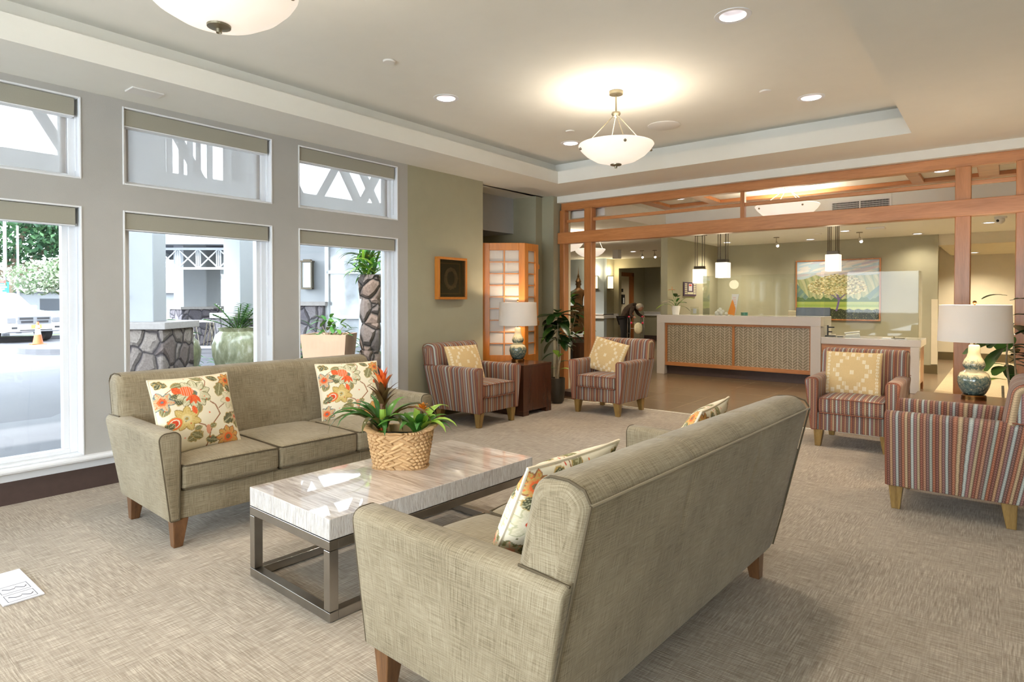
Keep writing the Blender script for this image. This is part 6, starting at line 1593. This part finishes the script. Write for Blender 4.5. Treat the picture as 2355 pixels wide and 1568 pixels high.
m.add([tuple(v) for v in o1]+[tuple(ap)], [(0, 1, 4), (1, 2, 4), (2, 3, 4), (3, 0, 4), (3, 2, 1, 0)]); m.build('roof', 'roof_shingle', pb)
m = MB()
for i in range(4): m.beam(o1[i]-Vector((0, 0, .1)), o1[(i+1) % 4]-Vector((0, 0, .1)), .12, .26)
m.build('fascia', 'white_exterior', pb)
MB().xf(Matrix.Translation((-23.0, 11.6, 0)) @ Matrix.Rotation(DEG(40), 4, 'Z')).box(-.1, .1, -3.6, 3.6, 0, 3.2).build('rear_wall', 'white_exterior', pb)
dW = MB().xf(Matrix.Translation((-22.7, 11.4, 0)) @ Matrix.Rotation(DEG(40), 4, 'Z'))
for y in (-.9, 0.0): dW.box(0, .06, y, y+.14, .1, 2.3); dW.box(0, .06, y+.75, y+.89, .1, 2.3); dW.box(0, .06, y, y+.89, .1, .3); dW.box(0, .06, y, y+.89, 2.15, 2.35)
dW.build('french_door', 'white_trim', pb)
MB().xf(Matrix.Translation((-22.7, 11.4, 0)) @ Matrix.Rotation(DEG(40), 4, 'Z')).box(.0, .03, -.85, .85, .3, 2.15).build('door_pane', 'door_reflect', pb) if 'door_reflect' in MAT else (P('door_reflect', S(150, 190, 160), .1, var=.4, vscale=3), MB().xf(Matrix.Translation((-22.7, 11.4, 0)) @ Matrix.Rotation(DEG(40), 4, 'Z')).box(.0, .03, -.85, .85, .3, 2.15).build('door_pane', 'door_reflect', pb))
def lantern(loc, rz, label):
    t = thing('porch_lantern', label, 'wall lantern', loc, rz, 'dark framed porch lanterns')
    m = MB(); w, d, h = .24, .16, .58
    for x in (-w/2, w/2-.025):
        for y in (-d, -.03): m.box(x, x+.025, y, y+.025, 0, h)
    m.box(-w/2-.02, w/2+.02, -d-.02, 0, h, h+.03); m.box(-w/2, w/2, -d, 0, -.03, 0); m.box(-w/2+.04, w/2-.04, -d+.03, 0, h+.03, h+.06); m.build('lantern_frame', 'dark_metal', t)
    MB().box(-w/2+.03, w/2-.03, -d+.03, -.03, .01, h-.01).build('lantern_glass', 'porcelain', t)
lantern((-17.05, 6.00, 1.5), DEG(30), 'dark porch lantern at the left column of the porch building'); lantern((-14.95, 7.83, 1.45), DEG(38), 'dark porch lantern on the right column of the porch building')
rl = thing('porch_railing', 'white railing with slanted bars before the porch building', 'railing', (0, 0, G0))
m = MB(); A_ = Vector((-16.9, 6.9, 0)); B_ = Vector((-14.9, 8.7, 0))
for z in (.18, .86): m.beam(A_+Vector((0, 0, z)), B_+Vector((0, 0, z)), .05, .06)
for i in range(3): p = A_.lerp(B_, i/2); m.beam(p, p+Vector((0, 0, .95)), .06, .06)
m.build('rail_frame', 'kerb_white', rl)
m = MB()
for i in range(30):
    p = A_.lerp(B_, (i+.3)/30); q = A_.lerp(B_, min(1, max(0, (i+.3+(1.2 if (i//3) % 2 else -1.2))/30))); m.beam(p+Vector((0, 0, .2)), q+Vector((0, 0, .84)), .016, .016)
m.build('slanted_bars', 'dark_metal', rl)
# ---- neighbouring wing with sconce, stone pier and windows (right window)
wg = thing('building_wing', 'white building wing with grid windows and a lava-rock pier seen through the right window', 'building', (-12.30, 8.05, G0), math.atan2(9.088-8.1, -11.058+12.296))
m = MB(); m.box(-1.6, -1.5, 0, .25, 0, 3.6); m.box(-.36, .36, 0, .25, 0, 3.6); m.box(-1.5, 2.4, 0, .25, 2.7, 3.6); m.box(-1.5, -.36, 0, .25, 0, .35); m.box(.36, 1.9, 0, .25, 0, .35); m.box(1.9, 2.4, 0, .25, 0, 2.7); m.build('wall', 'white_exterior', wg)
MB().box(-.33, .33, -.16, .0, 0, 1.28).build('stone_pier', 'lava_rock_far', wg, bevel=.03); MB().box(-.38, .38, -.22, 0, 1.28, 1.37).build('stone_cap', 'stone_cap', wg)
for a, b, cols in ((-1.5, -.36, 2), (.36, 1.9, 2)):
    m = MB(); 
    for i in range(cols+1): x = a+(b-a)*i/cols; m.box(x-.04, x+.04, -.03, .05, .35, 2.7)
    for z in (.35, .98, 2.0, 2.62): m.box(a, b, -.03, .05, z, z+.08)
    f_ = m.build('window', 'white_trim', wg); MB().box(a, b, .05, .06, .4, 2.65).build('pane', 'wing_pane', f_) if 'wing_pane' in MAT else (P('wing_pane', S(200, 204, 210), .08, var=.35, vscale=2.2, coat=.6), MB().box(a, b, .05, .06, .4, 2.65).build('pane', 'wing_pane', f_))
lantern((-12.32, 8.0, 1.58), math.atan2(.988, 1.238), 'dark porch lantern above the lava-rock pier, seen through the right window')
t = thing('square_planter', 'large pale terracotta square planter just outside the right window', 'planter', (-7.42, 5.15, G0+.05), math.atan2(5.045-4.697, -6.958+7.393))
m = MB(); vs = []
for z, w in ((0, .23), (.62, .31)): vs += [(-w, -w, z), (w, -w, z), (w, w, z), (-w, w, z)]
vs += [(-.29, -.29, .62), (.29, -.29, .62), (.29, .29, .62), (-.29, .29, .62), (-.27, -.27, .55), (.27, -.27, .55), (.27, .27, .55), (-.27, .27, .55)]
m.add([(x, y, z*1.42) for x, y, z in vs], [(3, 2, 1, 0)]+[(i, (i+1) % 4, 4+(i+1) % 4, 4+i) for i in range(4)]+[(4+i, 4+(i+1) % 4, 8+(i+1) % 4, 8+i) for i in range(4)]+[(8+i, 8+(i+1) % 4, 12+(i+1) % 4, 12+i) for i in range(4)]+[(12, 13, 14, 15)]); m.build('planter_body', 'terracotta', t)
bush('planter_plant', (-7.42, 5.15, .72), .34, .34, 60, .14, 'leaf_palm', 'white-edged leafy plants growing in the square planter', 12)
bush('garden_shrub', (-8.2, 6.6, .2), .6, .4, 60, .2, 'leaf_mid', 'green shrub between the planter and the lava-rock trunk', 13)
bush('garden_shrub', (-9.2, 5.9, .0), .6, .4, 60, .2, 'leaf_palm', 'green shrub left behind the square planter', 14)
t = thing('lava_rock_pillar', 'rough lava-rock pillar carrying a hanging fern outside the right window', 'pillar', (-6.98, 5.52, G0))
rr = random.Random(3); m = MB(); z = 0
for k in range(5):
    h_ = (.36, .34, .38, .34, .34)[k]; n_ = 10; vs = []; fs = []
    for lvl, s_ in ((0, .86), (.25, 1), (.75, 1), (1, .86)):
        for i in range(n_): a = 2*PI*i/n_; r = (.155+.02*math.sin(i*2.3+k)+rr.uniform(-.012, .012))*s_; vs.append((r*math.cos(a), r*math.sin(a), z+h_*lvl))
    for l_ in range(3):
        for i in range(n_): fs.append((l_*n_+i, l_*n_+(i+1) % n_, (l_+1)*n_+(i+1) % n_, (l_+1)*n_+i))
    fs += [tuple(range(n_))[::-1], tuple(range(3*n_, 4*n_))]; m.add(vs, fs); z += h_
m.build('rock_stack', 'lava_dark', t, smooth=True, ang=50)
t = thing('hanging_fern', 'long-leaved green fern on top of the lava-rock pillar', 'plant', (-6.98, 5.50, 1.62)); m = MB(); rr = random.Random(15)
for k in range(64):
    m.mat(rr.choice(('leaf_mid', 'leaf_palm', 'leaf_palm', 'leaf_lime'))); strap_leaf(m, (rr.uniform(-.08, .08), rr.uniform(-.08, .08), rr.uniform(-.05, .45)), rr.uniform(0, 2*PI), rr.uniform(.3, .5), rr.uniform(.04, .07), rr.uniform(.2, 1.3), rr.uniform(1.2, 2.6))
m.build('foliage', None, t, smooth=True, ang=180)
t = tag(MB().lathe([(.0001, 0), (.12, 0), (.2, .4), (.17, .75), (.09, .95), (.085, 1.02), (.1, 1.06), (.06, 1.06), (.0001, 1.0)], n=24).build('tall_vase', 'urn_white', smooth=True, loc=(-6.75, 6.05, G0+.05)) if 'urn_white' in MAT else (P('urn_white', S(206, 208, 214), .5, var=.15, vscale=20), MB().lathe([(.0001, 0), (.12, 0), (.2, .4), (.17, .75), (.09, .95), (.085, 1.02), (.1, 1.06), (.06, 1.06), (.0001, 1.0)], n=24).build('tall_vase', 'urn_white', smooth=True, loc=(-6.75, 6.05, G0+.05)))[1], 'tall grey-white vase behind the lava-rock pillar', 'vase')
# ---- porch canopy trusses above the windows
cp = thing('porch_canopy', 'white timber trusses of the drive-through canopy seen through the upper window screens', 'canopy', (0, 0, 0))
m = MB()
for x in (-9.2, -10.8):
    m.beam((x, -4, 2.95), (x, 9, 2.95), .22, .26); m.beam((x, -4, 4.7), (x, 9, 4.7), .2, .2)
    for k in range(-2, 5):
        yc = k*1.9+.4; m.beam((x, yc-.95, 3.0), (x, yc, 4.6), .1, .12); m.beam((x, yc, 4.6), (x, yc+.95, 3.0), .1, .12)
    for k in range(0, 8): m.beam((x+.06, 2.9+k*.28, 3.0), (x+.06, 2.9+k*.28, 4.6), .06, .06)
m.build('truss', 'white_exterior', cp)
MB().box(-13, -6.2, -5, 10, 4.85, 5.0).build('canopy_roof', 'white_exterior', cp)
